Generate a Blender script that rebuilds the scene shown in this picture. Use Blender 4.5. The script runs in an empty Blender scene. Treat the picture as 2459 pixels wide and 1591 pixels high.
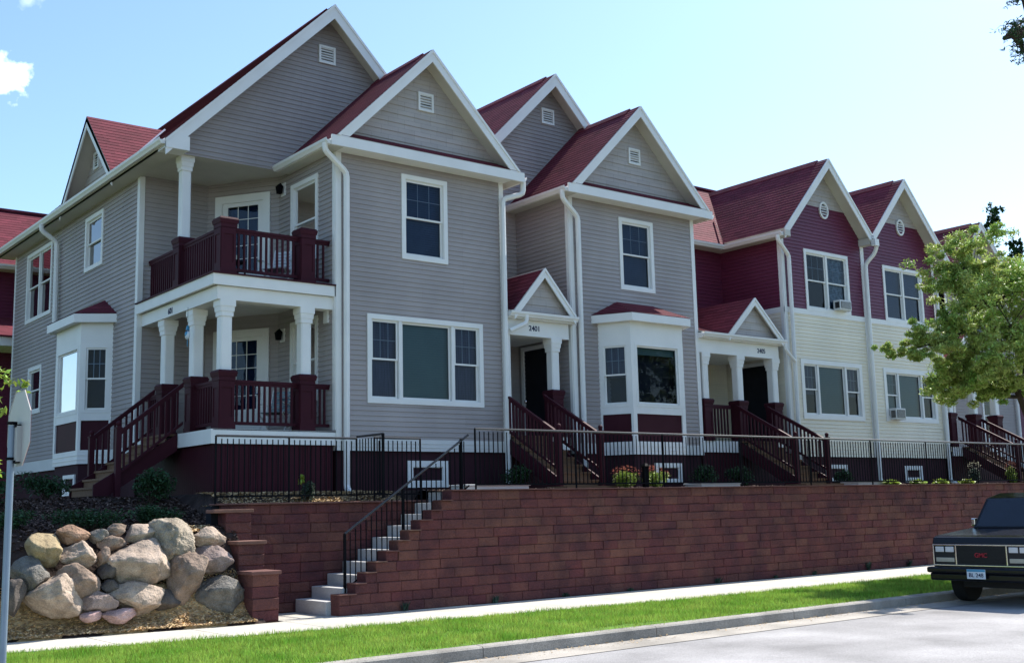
import bpy, bmesh, math, random
from mathutils import Vector, Matrix, noise
random.seed(7)
sc = bpy.context.scene
PI = math.pi
# ---------------- camera ----------------
cd = bpy.data.cameras.new('camera'); cam = bpy.data.objects.new('camera', cd); sc.collection.objects.link(cam)
RT = Vector((.78610421, -.61762056, -.02418712)); UP = Vector((-.07484413, -.13395918, .98815651)); FW = Vector((.61354586, .77498373, .15153114))
cam.matrix_world = Matrix(((RT.x, UP.x, -FW.x, 0), (RT.y, UP.y, -FW.y, 0), (RT.z, UP.z, -FW.z, 1.7), (0, 0, 0, 1)))
cd.sensor_width = 36; cd.lens = 40.3646; cd.clip_end = 2000
sc.camera = cam
# ---------------- light ----------------
SUN = Vector((.88, .135, 1.0)).normalized()
w = bpy.data.worlds.new('World'); sc.world = w; w.use_nodes = True
nt = w.node_tree; bg = nt.nodes['Background']
sky = nt.nodes.new('ShaderNodeTexSky'); sky.sky_type = 'NISHITA'; sky.sun_disc = False
sky.sun_elevation = math.asin(SUN.z); sky.sun_rotation = math.atan2(SUN.x, SUN.y)
sky.air_density = 1.0; sky.dust_density = .8; sky.ozone_density = 1.0
tc = nt.nodes.new('ShaderNodeTexCoord')
# small bright clouds, placed by sky direction
cur = sky.outputs[0]
def wn(t, **k):
    n = nt.nodes.new(t)
    for a, b in k.items(): setattr(n, a, b)
    return n
nz = wn('ShaderNodeTexNoise'); nz.inputs['Scale'].default_value = 75; nz.inputs['Detail'].default_value = 6
nt.links.new(tc.outputs['Generated'], nz.inputs['Vector'])
for d, rad, amp in (((.2275, .912, .3412), .0135, 1.0), ((.231, .886, .402), .009, .25)):
    vm = wn('ShaderNodeVectorMath', operation='DISTANCE'); nt.links.new(tc.outputs['Generated'], vm.inputs[0]); vm.inputs[1].default_value = Vector(d).normalized()
    a = wn('ShaderNodeMath', operation='DIVIDE'); nt.links.new(vm.outputs['Value'], a.inputs[0]); a.inputs[1].default_value = rad
    b = wn('ShaderNodeMath', operation='MULTIPLY_ADD'); nt.links.new(nz.outputs[0], b.inputs[0]); b.inputs[1].default_value = 3.2; nt.links.new(a.outputs[0], b.inputs[2])
    mr = wn('ShaderNodeMapRange'); nt.links.new(b.outputs[0], mr.inputs[0]); mr.inputs[1].default_value = 2.9; mr.inputs[2].default_value = 2.1; mr.inputs[3].default_value = 0; mr.inputs[4].default_value = amp
    mx = wn('ShaderNodeMixRGB'); nt.links.new(mr.outputs[0], mx.inputs[0]); nt.links.new(cur, mx.inputs[1]); mx.inputs[2].default_value = (9.5, 9.5, 9.6, 1)
    cur = mx.outputs[0]
gm = wn('ShaderNodeMixRGB', blend_type='MULTIPLY'); gm.inputs[0].default_value = 1; nt.links.new(cur, gm.inputs[1]); gm.inputs[2].default_value = (.86, .98, 1.07, 1); nt.links.new(gm.outputs[0], bg.inputs['Color']); bg.inputs['Strength'].default_value = .118
sl = bpy.data.lights.new('sun', 'SUN'); sl.energy = 4.4; sl.angle = math.radians(.5); sl.color = (1, .95, .87)
so = bpy.data.objects.new('sun', sl); sc.collection.objects.link(so); so.rotation_euler = SUN.to_track_quat('Z', 'Y').to_euler(); so.location = (30, 10, 30)
sc.view_settings.view_transform = 'Standard'; sc.view_settings.look = 'None'; sc.view_settings.exposure = 1.0; sc.view_settings.gamma = 1
sc.cycles.max_bounces = 6; sc.cycles.transparent_max_bounces = 12; sc.cycles.use_denoising = True
# ---------------- materials ----------------
MATS = {}
def mat(name, col, rough=.6, spec=.3, var=.12, vscale=3.0, bump=0, bscale=40, island=0, col2=None, metal=0, kind=None, stretch=None, transl=0, coat=0):
    m = bpy.data.materials.new(name); m.use_nodes = True; n = m.node_tree.nodes; L = m.node_tree.links
    p = n['Principled BSDF']; p.inputs['Roughness'].default_value = rough; p.inputs['Specular IOR Level'].default_value = spec; p.inputs['Metallic'].default_value = metal
    if coat: p.inputs['Coat Weight'].default_value = coat; p.inputs['Coat Roughness'].default_value = .06
    t = n.new('ShaderNodeTexCoord'); vec = t.outputs['Object']
    if stretch:
        mp = n.new('ShaderNodeMapping'); mp.inputs['Scale'].default_value = stretch; L.new(vec, mp.inputs[0]); vec = mp.outputs[0]
    no = n.new('ShaderNodeTexNoise'); no.inputs['Scale'].default_value = vscale; no.inputs['Detail'].default_value = 5; L.new(vec, no.inputs[0])
    r = n.new('ShaderNodeValToRGB'); L.new(no.outputs[0], r.inputs[0])
    c = Vector(col); c2 = Vector(col2) if col2 else None
    lo = c * (1 - var) if c2 is None else c; hi = c * (1 + var) if c2 is None else c2
    r.color_ramp.elements[0].color = (*lo, 1); r.color_ramp.elements[1].color = (*[min(1, x) for x in hi], 1)
    r.color_ramp.elements[0].position = .3; r.color_ramp.elements[1].position = .7
    out = r.outputs[0]
    if island:
        g = n.new('ShaderNodeNewGeometry'); mr = n.new('ShaderNodeMapRange'); L.new(g.outputs['Random Per Island'], mr.inputs[0]); mr.inputs[3].default_value = 1 - island; mr.inputs[4].default_value = 1 + island
        hs = n.new('ShaderNodeHueSaturation'); L.new(mr.outputs[0], hs.inputs['Value']); L.new(out, hs.inputs['Color'])
        mh = n.new('ShaderNodeMath'); mh.operation = 'MULTIPLY_ADD'; L.new(g.outputs['Random Per Island'], mh.inputs[0]); mh.inputs[1].default_value = .03 if kind != 'leaf' else .05; mh.inputs[2].default_value = .485 if kind != 'leaf' else .475; L.new(mh.outputs[0], hs.inputs['Hue'])
        out = hs.outputs[0]
    if kind == 'shingle':
        uv = n.new('ShaderNodeUVMap'); br = n.new('ShaderNodeTexBrick'); L.new(uv.outputs[0], br.inputs[0]); br.inputs['Scale'].default_value = 1
        br.inputs['Brick Width'].default_value = .3; br.inputs['Row Height'].default_value = .143; br.inputs['Mortar Size'].default_value = .003; br.offset = .37
        br.inputs['Color1'].default_value = (.80, .80, .80, 1); br.inputs['Color2'].default_value = (1.2, 1.18, 1.16, 1); br.inputs['Mortar'].default_value = (.7, .7, .7, 1)
        mm = n.new('ShaderNodeMixRGB'); mm.blend_type = 'MULTIPLY'; mm.inputs[0].default_value = 1; L.new(out, mm.inputs[1]); L.new(br.outputs[0], mm.inputs[2]); out = mm.outputs[0]
    if kind == 'lap':
        uv = n.new('ShaderNodeUVMap'); br = n.new('ShaderNodeTexBrick'); L.new(uv.outputs[0], br.inputs[0]); br.inputs['Scale'].default_value = 1
        br.inputs['Brick Width'].default_value = 2.9; br.inputs['Row Height'].default_value = .2032; br.inputs['Mortar Size'].default_value = .0028; br.inputs['Mortar Smooth'].default_value = .6; br.offset = .37; br.offset_frequency = 3
        br.inputs['Color1'].default_value = (.965, .965, .965, 1); br.inputs['Color2'].default_value = (1.03, 1.03, 1.03, 1); br.inputs['Mortar'].default_value = (.72, .72, .72, 1)
        mm = n.new('ShaderNodeMixRGB'); mm.blend_type = 'MULTIPLY'; mm.inputs[0].default_value = 1; L.new(out, mm.inputs[1]); L.new(br.outputs[0], mm.inputs[2]); out = mm.outputs[0]
    if kind == 'shake':
        uv = n.new('ShaderNodeUVMap'); br = n.new('ShaderNodeTexBrick'); L.new(uv.outputs[0], br.inputs[0]); br.inputs['Scale'].default_value = 1
        br.inputs['Brick Width'].default_value = .42; br.inputs['Row Height'].default_value = .2; br.inputs['Mortar Size'].default_value = .004; br.offset = .41
        br.inputs['Color1'].default_value = (.95, .95, .95, 1); br.inputs['Color2'].default_value = (1.05, 1.05, 1.05, 1); br.inputs['Mortar'].default_value = (.7, .7, .7, 1)
        mm = n.new('ShaderNodeMixRGB'); mm.blend_type = 'MULTIPLY'; mm.inputs[0].default_value = 1; L.new(out, mm.inputs[1]); L.new(br.outputs[0], mm.inputs[2]); out = mm.outputs[0]
    if kind == 'speck':
        v2 = n.new('ShaderNodeTexNoise'); v2.inputs['Scale'].default_value = 90; v2.inputs['Detail'].default_value = 3; L.new(t.outputs['Object'], v2.inputs[0])
        rr = n.new('ShaderNodeValToRGB'); L.new(v2.outputs[0], rr.inputs[0]); rr.color_ramp.elements[0].position = .35; rr.color_ramp.elements[1].position = .65
        rr.color_ramp.elements[0].color = (.72, .72, .72, 1); rr.color_ramp.elements[1].color = (1.2, 1.2, 1.2, 1)
        mm = n.new('ShaderNodeMixRGB'); mm.blend_type = 'MULTIPLY'; mm.inputs[0].default_value = 1; L.new(out, mm.inputs[1]); L.new(rr.outputs[0], mm.inputs[2]); out = mm.outputs[0]
    L.new(out, p.inputs['Base Color'])
    if bump:
        b = n.new('ShaderNodeBump'); b.inputs['Strength'].default_value = 1; b.inputs['Distance'].default_value = bump
        n3 = n.new('ShaderNodeTexNoise'); n3.inputs['Scale'].default_value = bscale; n3.inputs['Detail'].default_value = 6; L.new(vec, n3.inputs[0]); L.new(n3.outputs[0], b.inputs['Height']); L.new(b.outputs[0], p.inputs['Normal'])
    if transl:
        tr = n.new('ShaderNodeBsdfTranslucent'); L.new(out, tr.inputs[0]); ms = n.new('ShaderNodeMixShader'); ms.inputs[0].default_value = transl
        L.new(p.outputs[0], ms.inputs[1]); L.new(tr.outputs[0], ms.inputs[2]); L.new(ms.outputs[0], n['Material Output'].inputs[0])
    MATS[name] = m; return m
def glass(name, tint, refl=.9, ior=1.7):
    m = bpy.data.materials.new(name); m.use_nodes = True; n = m.node_tree.nodes; L = m.node_tree.links; n.remove(n['Principled BSDF'])
    t = n.new('ShaderNodeBsdfTransparent'); t.inputs[0].default_value = (*tint, 1); g = n.new('ShaderNodeBsdfGlossy'); g.inputs['Roughness'].default_value = .015; g.inputs[0].default_value = (refl, refl, refl, 1)
    f = n.new('ShaderNodeFresnel'); f.inputs[0].default_value = ior; no = n.new('ShaderNodeTexNoise'); no.inputs['Scale'].default_value = 1.6; b = n.new('ShaderNodeBump'); b.inputs['Distance'].default_value = .012; b.inputs['Strength'].default_value = .6
    tc = n.new('ShaderNodeTexCoord'); L.new(tc.outputs['Object'], no.inputs[0]); L.new(no.outputs[0], b.inputs['Height']); L.new(b.outputs[0], g.inputs['Normal'])
    ms = n.new('ShaderNodeMixShader'); L.new(f.outputs[0], ms.inputs[0]); L.new(t.outputs[0], ms.inputs[1]); L.new(g.outputs[0], ms.inputs[2]); L.new(ms.outputs[0], n['Material Output'].inputs[0])
    MATS[name] = m; return m
mat('siding', (.35, .312, .30), .6, .22, .11, .8, .0006, 60, kind='lap', stretch=(1, 1, .35))
mat('shake', (.44, .395, .365), .7, .25, .06, 2, .0015, 60, kind='shake')
mat('burg_siding', (.125, .020, .050), .5, .35, .12, .9, kind='lap', stretch=(1, 1, .35))
mat('cream', (.77, .70, .555), .55, .3, .06, .9, kind='lap', stretch=(1, 1, .35))
mat('band', (.62, .62, .60), .55, .3, .04, 2)
mat('white', (.76, .75, .72), .5, .35, .04, 2)
mat('soffit', (.55, .52, .46), .6, .3, .05, 2)
mat('burg', (.046, .009, .016), .6, .12, .12, 2)
mat('found', (.038, .012, .018), .8, .2, .2, 1.5, .004, 25)
mat('shingle', (.142, .029, .044), .85, .15, .14, 1.1, .003, 120, kind='shingle')
mat('flash', (.55, .5, .5), .35, .6, .05, metal=.6)
mat('block', (.078, .032, .034), .92, .2, .3, 2.1, .035, 15, island=.14, col2=(.160, .057, .050), kind='speck')
mat('cap', (.17, .085, .07), .9, .2, .2, 3, .01, 30, island=.2)
mat('concrete', (.50, .47, .41), .85, .2, .14, 1.3, .002, 60, kind='speck')
mat('kerb', (.30, .28, .25), .9, .2, .25, 1.8, .004, 30, kind='speck')
mat('pan', (.36, .33, .29), .9, .2, .25, 1.2, .003, 40, kind='speck')
mat('asphalt', (.30, .29, .288), .9, .2, .3, .7, .004, 120, kind='speck')
mat('stairs', (.47, .46, .45), .8, .2, .12, 2, .002, 50, kind='speck')
mat('soil', (.045, .032, .028), .95, .1, .4, 4, .05, 9)
mat('mulch', (.50, .36, .20), .95, .1, .35, 14, .006, 40)
mat('chip', (.66, .48, .28), .9, .1, .3, 8, island=.5)
mat('darkchip', (.12, .08, .066), .9, .1, .3, 8, island=.6)
mat('turf', (.10, .19, .03), .95, .1, .3, 3, .02, 30)
mat('grass', (.15, .31, .03), .7, .2, .3, 1.3, island=.5, kind='leaf', transl=.35, col2=(.38, .48, .09))
mat('iron', (.006, .006, .008), .75, .06, .1); mat('iron_rail', (.02, .02, .025), .26, .6, .1)
mat('wood', (.17, .10, .06), .75, .2, .25, 3, stretch=(1, 8, 8))
mat('dark', (.012, .013, .018), .8, .2, .2)
mat('room', (.03, .03, .04), .9, .1, .2)
mat('blind', (.19, .27, .215), .7, .2, .05, 2, stretch=(1, 1, 1))
mat('bluecurt', (.04, .075, .13), .7, .2, .15, 3)
mat('curtain', (.13, .12, .16), .8, .2, .25, 9, stretch=(3, 1, .2))
mat('patterned', (.30, .40, .42), .8, .2, .8, 9, col2=(.05, .10, .12))
glass('pane', (.50, .60, .72), .85, 1.3); glass('pane_bright', (.4, .5, .6), .8, 1.9); glass('pane_dull', (.30, .34, .40), .35, 1.12)  # last one is no mesh: dark glass made up to damp left-wall reflections
mat('tyre', (.012, .012, .012), .8, .3); mat('paint', (.004, .004, .007), .2, .35, .05); mat('chrome', (.6, .6, .62), .16, .5, metal=1, var=.03)
mat('rubber', (.01, .01, .012), .6, .4); mat('lamp_glass', (.55, .56, .58), .12, .8, .08); mat('amber', (.35, .33, .28), .2, .6)
mat('carglass', (.012, .02, .04), .04, .9, .1, coat=1); mat('red', (.32, .012, .03), .4, .4); mat('plate', (.55, .62, .68), .4, .4); mat('plateblue', (.05, .25, .42), .4, .4); mat('ink', (.02, .025, .07), .6, .2)
mat('steel', (.20, .26, .32), .5, .5, .1, metal=.5); mat('alu', (.42, .42, .40), .5, .45, .06, 2, metal=.35)
mat('bark', (.055, .042, .033), .9, .1, .3, 6, .01, 20)
mat('leaf', (.20, .34, .055), .5, .35, .3, 1.5, island=.35, kind='leaf', transl=.3, col2=(.50, .55, .17))
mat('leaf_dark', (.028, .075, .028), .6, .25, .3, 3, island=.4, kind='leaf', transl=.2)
mat('leaf_blue', (.05, .085, .06), .6, .25, .3, 3, island=.4, kind='leaf', transl=.2)
mat('leaf_red', (.30, .14, .035), .6, .25, .3, 3, island=.4, kind='leaf', transl=.3)
mat('leaf_lime', (.28, .38, .06), .5, .3, .3, 3, island=.3, kind='leaf', transl=.3)
mat('petal', (.42, .14, .11), .6, .2, .3, 9, island=.4, transl=.2); mat('petal_pale', (.6, .58, .45), .6, .2, .2, 9, island=.3)
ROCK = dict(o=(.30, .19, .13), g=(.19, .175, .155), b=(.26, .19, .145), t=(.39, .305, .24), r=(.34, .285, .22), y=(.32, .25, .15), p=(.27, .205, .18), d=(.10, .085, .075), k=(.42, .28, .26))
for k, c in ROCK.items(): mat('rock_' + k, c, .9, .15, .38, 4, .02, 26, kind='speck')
for k in 'rg': MATS['rock_' + k].node_tree.nodes['Bump'].inputs['Distance'].default_value = .04
# ---------------- helpers ----------------
def dot3(a, b): return a[0]*b[0] + a[1]*b[1] + a[2]*b[2]
class Fr:   # flat frame: origin, u, v, outward normal
    def __init__(s, O, u, v=(0, 0, 1), n=None):
        s.O = Vector(O); s.u = Vector(u).normalized(); s.v = Vector(v).normalized(); s.n = Vector(n).normalized() if n else s.u.cross(s.v)
    def p(s, u, v, o=0): return s.O + s.u*u + s.v*v + s.n*o
class MB:
    def __init__(s): s.V = []; s.F = []; s.UV = []
    def face(s, pts, uv=None):
        i = len(s.V); s.V += [tuple(p) for p in pts]; s.F.append(tuple(range(i, i+len(pts)))); s.UV.append(uv or [(p[0]+p[1], p[2]) for p in pts])
    def hexa(s, P):   # 8 points: bottom 4, top 4
        i = len(s.V); s.V += [tuple(p) for p in P]
        for f in ((0, 3, 2, 1), (4, 5, 6, 7), (0, 1, 5, 4), (1, 2, 6, 5), (2, 3, 7, 6), (3, 0, 4, 7)):
            s.F.append(tuple(i+k for k in f)); s.UV.append([(P[k][0]+P[k][1], P[k][2]) for k in f])
    def box(s, x0, x1, y0, y1, z0, z1): s.hexa([(x0, y0, z0), (x1, y0, z0), (x1, y1, z0), (x0, y1, z0), (x0, y0, z1), (x1, y0, z1), (x1, y1, z1), (x0, y1, z1)])
    def bf(s, f, u0, u1, v0, v1, o0, o1): s.hexa([f.p(u0, v0, o0), f.p(u1, v0, o0), f.p(u1, v0, o1), f.p(u0, v0, o1), f.p(u0, v1, o0), f.p(u1, v1, o0), f.p(u1, v1, o1), f.p(u0, v1, o1)])
    def prism(s, f, poly, o0, o1):
        a = [f.p(u, v, o0) for u, v in poly]; b = [f.p(u, v, o1) for u, v in poly]; n = len(poly); i = len(s.V); s.V += [tuple(p) for p in a+b]
        def uvq(idx): return [(s.V[k][0]+s.V[k][1], s.V[k][2]) for k in idx]
        for idx in [tuple(i+k for k in reversed(range(n))), tuple(i+n+k for k in range(n))] + [(i+k, i+(k+1) % n, i+n+(k+1) % n, i+n+k) for k in range(n)]:
            s.F.append(idx); s.UV.append(uvq(idx))
    def frustum(s, x, y, z0, z1, h0, h1, k=4, cham=0):
        def ring(z, h):
            if cham:
                c = h-cham*h; return [(x-h, y-c, z), (x-c, y-h, z), (x+c, y-h, z), (x+h, y-c, z), (x+h, y+c, z), (x+c, y+h, z), (x-c, y+h, z), (x-h, y+c, z)]
            return [(x-h, y-h, z), (x+h, y-h, z), (x+h, y+h, z), (x-h, y+h, z)]
        a, b = ring(z0, h0), ring(z1, h1); n = len(a); i = len(s.V); s.V += a+b
        for idx in [tuple(i+j for j in reversed(range(n))), tuple(i+n+j for j in range(n))] + [(i+j, i+(j+1) % n, i+n+(j+1) % n, i+n+j) for j in range(n)]:
            s.F.append(idx); s.UV.append([(s.V[j][0]+s.V[j][1], s.V[j][2]) for j in idx])
    def tube(s, path, rad, n=8, cap=True, sq=0):
        path = [Vector(p) for p in path]; rad = rad if isinstance(rad, (list, tuple)) else [rad]*len(path); i0 = len(s.V); pu = None
        for k, p in enumerate(path):
            d = ((path[min(k+1, len(path)-1)] - path[max(k-1, 0)])).normalized()
            if pu is None: pu = d.cross(Vector((0, 1, 0)) if abs(d.y) < .9 else Vector((1, 0, 0))).normalized()
            pu = (pu - d*pu.dot(d)).normalized(); pv = d.cross(pu)
            for j in range(n):
                a = 2*PI*(j+.5)/n; s.V.append(tuple(p + (pu*math.cos(a) + pv*math.sin(a))*rad[k]))
        for k in range(len(path)-1):
            for j in range(n):
                a = i0+k*n+j; b = i0+k*n+(j+1) % n; s.F.append((a, b, b+n, a+n)); s.UV.append([(0, 0), (1, 0), (1, 1), (0, 1)])
        if cap:
            for base, rev in ((i0, True), (i0+(len(path)-1)*n, False)):
                idx = list(range(base, base+n)); idx = idx[::-1] if rev else idx; s.F.append(tuple(idx)); s.UV.append([(0, 0)]*n)
    def ext(s, prof, A, B, r, up=(0, 0, 1)):   # extrude profile (r,up) from A to B
        A, B, r, up = Vector(A), Vector(B), Vector(r), Vector(up); f0 = Fr(A, r, up, (B-A)); s.prism(f0, prof, 0, (B-A).length)
    def ball(s, c, r, n=8, m=6, sq=(1, 1, 1)):
        c = Vector(c); i = len(s.V)
        for a in range(m+1):
            for b in range(n):
                th = PI*a/m; ph = 2*PI*b/n; s.V.append((c.x+r*sq[0]*math.sin(th)*math.cos(ph), c.y+r*sq[1]*math.sin(th)*math.sin(ph), c.z+r*sq[2]*math.cos(th)))
        for a in range(m):
            for b in range(n): s.F.append((i+a*n+b, i+(a+1)*n+b, i+(a+1)*n+(b+1) % n, i+a*n+(b+1) % n)); s.UV.append([(0, 0)]*4)
    def strips(s, f, poly, course, t, vref=0, holes=()):
        vs = [p[1] for p in poly]; lo, hi = min(vs), max(vs); cuts = {lo, hi}
        k = math.floor((lo-vref)/course)
        while vref+k*course < hi:
            v = vref+k*course
            if v > lo: cuts.add(v)
            k += 1
        for h in holes:
            for v in h[2:4]:
                if lo < v < hi: cuts.add(v)
        cuts = sorted(cuts)
        for a, b in zip(cuts, cuts[1:]):
            if b-a < 1e-5: continue
            m = (a+b)/2; v0 = vref + math.floor((m-vref)/course)*course; band = clip(clip(poly, 1, a, 1), 1, b, -1)
            if len(band) < 3: continue
            us = [p[0] for p in band]; iv = [(min(us), max(us))]
            for h in holes:
                if h[2] < m < h[3]:
                    nv = []
                    for x0, x1 in iv:
                        if h[1] <= x0 or h[0] >= x1: nv.append((x0, x1))
                        else:
                            if h[0] > x0: nv.append((x0, h[0]))
                            if h[1] < x1: nv.append((h[1], x1))
                    iv = nv
            for x0, x1 in iv:
                pc = clip(clip(band, 0, x0, 1), 0, x1, -1)
                if len(pc) < 3: continue
                s.face([f.p(u, v, t*(1-(v-v0)/course)) for u, v in pc], [tuple(q) for q in pc])
                if a-v0 < 1e-6 and t > 0:
                    bu = [p[0] for p in pc if abs(p[1]-a) < 1e-6]
                    if len(bu) > 1:
                        q0, q1 = min(bu), max(bu); s.face([f.p(q0, a, 0), f.p(q1, a, 0), f.p(q1, a, t), f.p(q0, a, t)], [(q0, a)]*4)
    def build(s, name, m, parent=None, smooth=False, bevel=0, org=None):
        o0 = Vector(org) if org is not None else (Vector(parent['_o']) if parent is not None else Vector((0, 0, 0)))
        me = bpy.data.meshes.new(name); me.from_pydata([tuple(Vector(v)-o0) for v in s.V], [], s.F)
        uv = me.uv_layers.new(name='UVMap'); k = 0
        for fu in s.UV:
            for q in fu: uv.data[k].uv = q; k += 1
        me.materials.append(MATS[m] if isinstance(m, str) else m); me.update()
        if smooth: me.polygons.foreach_set('use_smooth', [True]*len(me.polygons))
        o = bpy.data.objects.new(name, me); sc.collection.objects.link(o)
        if parent is not None: o.parent = parent
        else: o.location = o0
        o['_o'] = tuple(o0)
        if bevel:
            b = o.modifiers.new('bevel', 'BEVEL'); b.width = bevel; b.segments = 2; b.limit_method = 'ANGLE'
        return o
def clip(poly, ax, val, sgn):
    out = []; n = len(poly)
    for i in range(n):
        a, b = poly[i], poly[(i+1) % n]; da, db = sgn*(a[ax]-val), sgn*(b[ax]-val)
        if da >= -1e-9: out.append(a)
        if (da > 1e-9 and db < -1e-9) or (da < -1e-9 and db > 1e-9):
            t = da/(da-db); q = [a[0]+(b[0]-a[0])*t, a[1]+(b[1]-a[1])*t]; q[ax] = val; out.append(tuple(q))
    return out
def thing(name, loc, label, cat, group=None):
    o = bpy.data.objects.new(name, None); sc.collection.objects.link(o); o.location = loc; o.empty_display_size = .3; o['_o'] = tuple(loc)
    o['label'] = label; o['category'] = cat
    if group: o['group'] = group
    return o
def tag(o, label, cat, group=None, kind=None):
    if kind: o['kind'] = kind
    if label: o['label'] = label; o['category'] = cat
    if group: o['group'] = group
    return o
def one(name, mb, m, org, label, cat, group=None, kind=None, **k):
    o = mb.build(name, m, None, org=org, **k); return tag(o, label, cat, group, kind)
def struct(name, mb, m, **k): o = mb.build(name, m, **k); o['kind'] = 'structure'; return o
def dup(root, dloc, label=None):
    r = root.copy(); sc.collection.objects.link(r); r.location = Vector(root.location)+Vector(dloc); r.matrix_world.translation = r.location
    if label: r['label'] = label
    def rec(a, b):
        for ch in a.children:
            c = ch.copy(); sc.collection.objects.link(c); c.parent = b; rec(ch, c)
    rec(root, r); return r
def text(name, s, size, m, parent, P, u, v, n, ext=.004):
    cu = bpy.data.curves.new('txt', 'FONT'); cu.body = s; cu.size = size; cu.extrude = ext; cu.align_x = 'CENTER'; cu.align_y = 'CENTER'; cu.offset = size*.012
    to = bpy.data.objects.new('txt', cu); sc.collection.objects.link(to); bpy.context.view_layer.update()
    me = bpy.data.meshes.new_from_object(to.evaluated_get(bpy.context.evaluated_depsgraph_get())); bpy.data.objects.remove(to)
    u, v, n = Vector(u), Vector(v), Vector(n); mb = MB()
    for p in me.vertices: mb.V.append(tuple(Vector(P)+u*p.co.x+v*p.co.y+n*(p.co.z+ext)))
    for f in me.polygons: mb.F.append(tuple(f.vertices)); mb.UV.append([(0, 0)]*len(f.vertices))
    return mb.build(name, m, parent)
FRONT = lambda y: Fr((0, y, 0), (1, 0, 0), (0, 0, 1), (0, -1, 0))       # u = x
LEFT = lambda x: Fr((x, 0, 0), (0, 1, 0), (0, 0, 1), (-1, 0, 0))        # u = y
def bmesh_ico(n):
    bm = bmesh.new(); bmesh.ops.create_icosphere(bm, subdivisions=n, radius=1); V = [tuple(v.co) for v in bm.verts]; F = [tuple(v.index for v in f.verts) for f in bm.faces]; bm.free(); return V, F
# ---------------- building pieces ----------------
def window(par, f, u0, u1, v0, v1, cells, tw=.1, inner=('room', None), name='window', paneM='pane', proud=.035, grid=True, depth=.7):
    """cells: list of (relative width, 'dh'|'fix', blind material, blind fraction)"""
    U0, U1, V0, V1 = u0+tw, u1-tw, v0+tw, v1-tw; fb = MB(); sb = MB(); pb = MB(); gb = MB(); m = .045
    fb.bf(f, u0, u1, v0, V0, 0, proud); fb.bf(f, u0, u1, V1, v1, 0, proud); fb.bf(f, u0, U0, V0, V1, 0, proud); fb.bf(f, U1, u1, V0, V1, 0, proud)
    e = .012; fb.bf(f, U0-.001, U0+e, V0, V1, -.1, .012); fb.bf(f, U1-e, U1+.001, V0, V1, -.1, .012); fb.bf(f, U0+e, U1-e, V0-.001, V0+e, -.1, .012); fb.bf(f, U0+e, U1-e, V1-e, V1+.001, -.1, .012)
    tot = sum(c[0] for c in cells); W = (U1-U0-(len(cells)-1)*m*1.6); u = U0; blinds = []
    for i, c in enumerate(cells):
        wd = W*c[0]/tot; a, b = u, u+wd
        if i: fb.bf(f, a-m*1.6, a, V0+e, V1-e, -.09, .018)
        u = b+m*1.6; s = .038
        def sash(a, b, lo, hi, o):
            sb.bf(f, a+e, b-e, lo, lo+s, o-.03, o); sb.bf(f, a+e, b-e, hi-s, hi, o-.03, o); sb.bf(f, a+e, a+e+s, lo+s, hi-s, o-.03, o); sb.bf(f, b-e-s, b-e, lo+s, hi-s, o-.03, o)
            pb.face([f.p(a+e+s, lo+s, o-.016), f.p(b-e-s, lo+s, o-.016), f.p(b-e-s, hi-s, o-.016), f.p(a+e+s, hi-s, o-.016)])
        if c[1] == 'dh':
            mid = (V0+V1)/2; sash(a, b, V0+e, mid+.02, -.045); sash(a, b, mid-.02, V1-e, -.012)
            if grid:
                n = 3 if wd < 1.2 else 4; lo, hi = mid+.018, V1-e-s
                for k in range(1, n): x = a+e+s+(b-a-2*e-2*s)*k/n; gb.bf(f, x-.007, x+.007, lo, hi, -.035, -.03)
                gb.bf(f, a+e+s, b-e-s, (lo+hi)/2-.007, (lo+hi)/2+.007, -.036, -.029)
        else: sash(a, b, V0+e, V1-e, -.03)
        if c[2]: blinds.append((c[2], a+e, b-e, V0+e+(V1-V0)*(1-c[3]), V1-e))
    w = fb.build(name, 'white', par); sb.build('sash', 'white', w); pb.build('pane', paneM, w)
    if gb.F: gb.build('muntin', 'alu', w)
    ib = MB(); d = -depth
    ib.face([f.p(U0, V0, d), f.p(U1, V0, d), f.p(U1, V1, d), f.p(U0, V1, d)])
    for (p, q) in (((U0, V0), (U1, V0)), ((U1, V0), (U1, V1)), ((U1, V1), (U0, V1)), ((U0, V1), (U0, V0))): ib.face([f.p(*p, -.1), f.p(*q, -.1), f.p(*q, d), f.p(*p, d)])
    ib.build('interior', 'room', w)
    for bm, a, b, lo, hi in blinds:
        bb = MB(); n = max(2, int((hi-lo)/.05))
        for k in range(n):
            z0 = lo+(hi-lo)*k/n; z1 = lo+(hi-lo)*(k+1)/n; bb.face([f.p(a, z0, -.12), f.p(b, z0, -.12), f.p(b, z1, -.13), f.p(a, z1, -.13)])
        bb.build('blind', bm, w)
    return (U0, U1, V0, V1)
def column(par, x, y, z0, z1, h=.112):
    b = MB(); b.frustum(x, y, z0, z1-.30, h, h, cham=.22); c = b.build('column', 'white', par)
    k = MB(); k.frustum(x, y, z1-.31, z1-.22, h+.02, h+.02, cham=.15); k.frustum(x, y, z1-.22, z1-.12, h+.03, h+.038, cham=.1); k.frustum(x, y, z1-.12, z1, h+.05, h+.05, cham=.06); k.build('capital', 'white', c)
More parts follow.
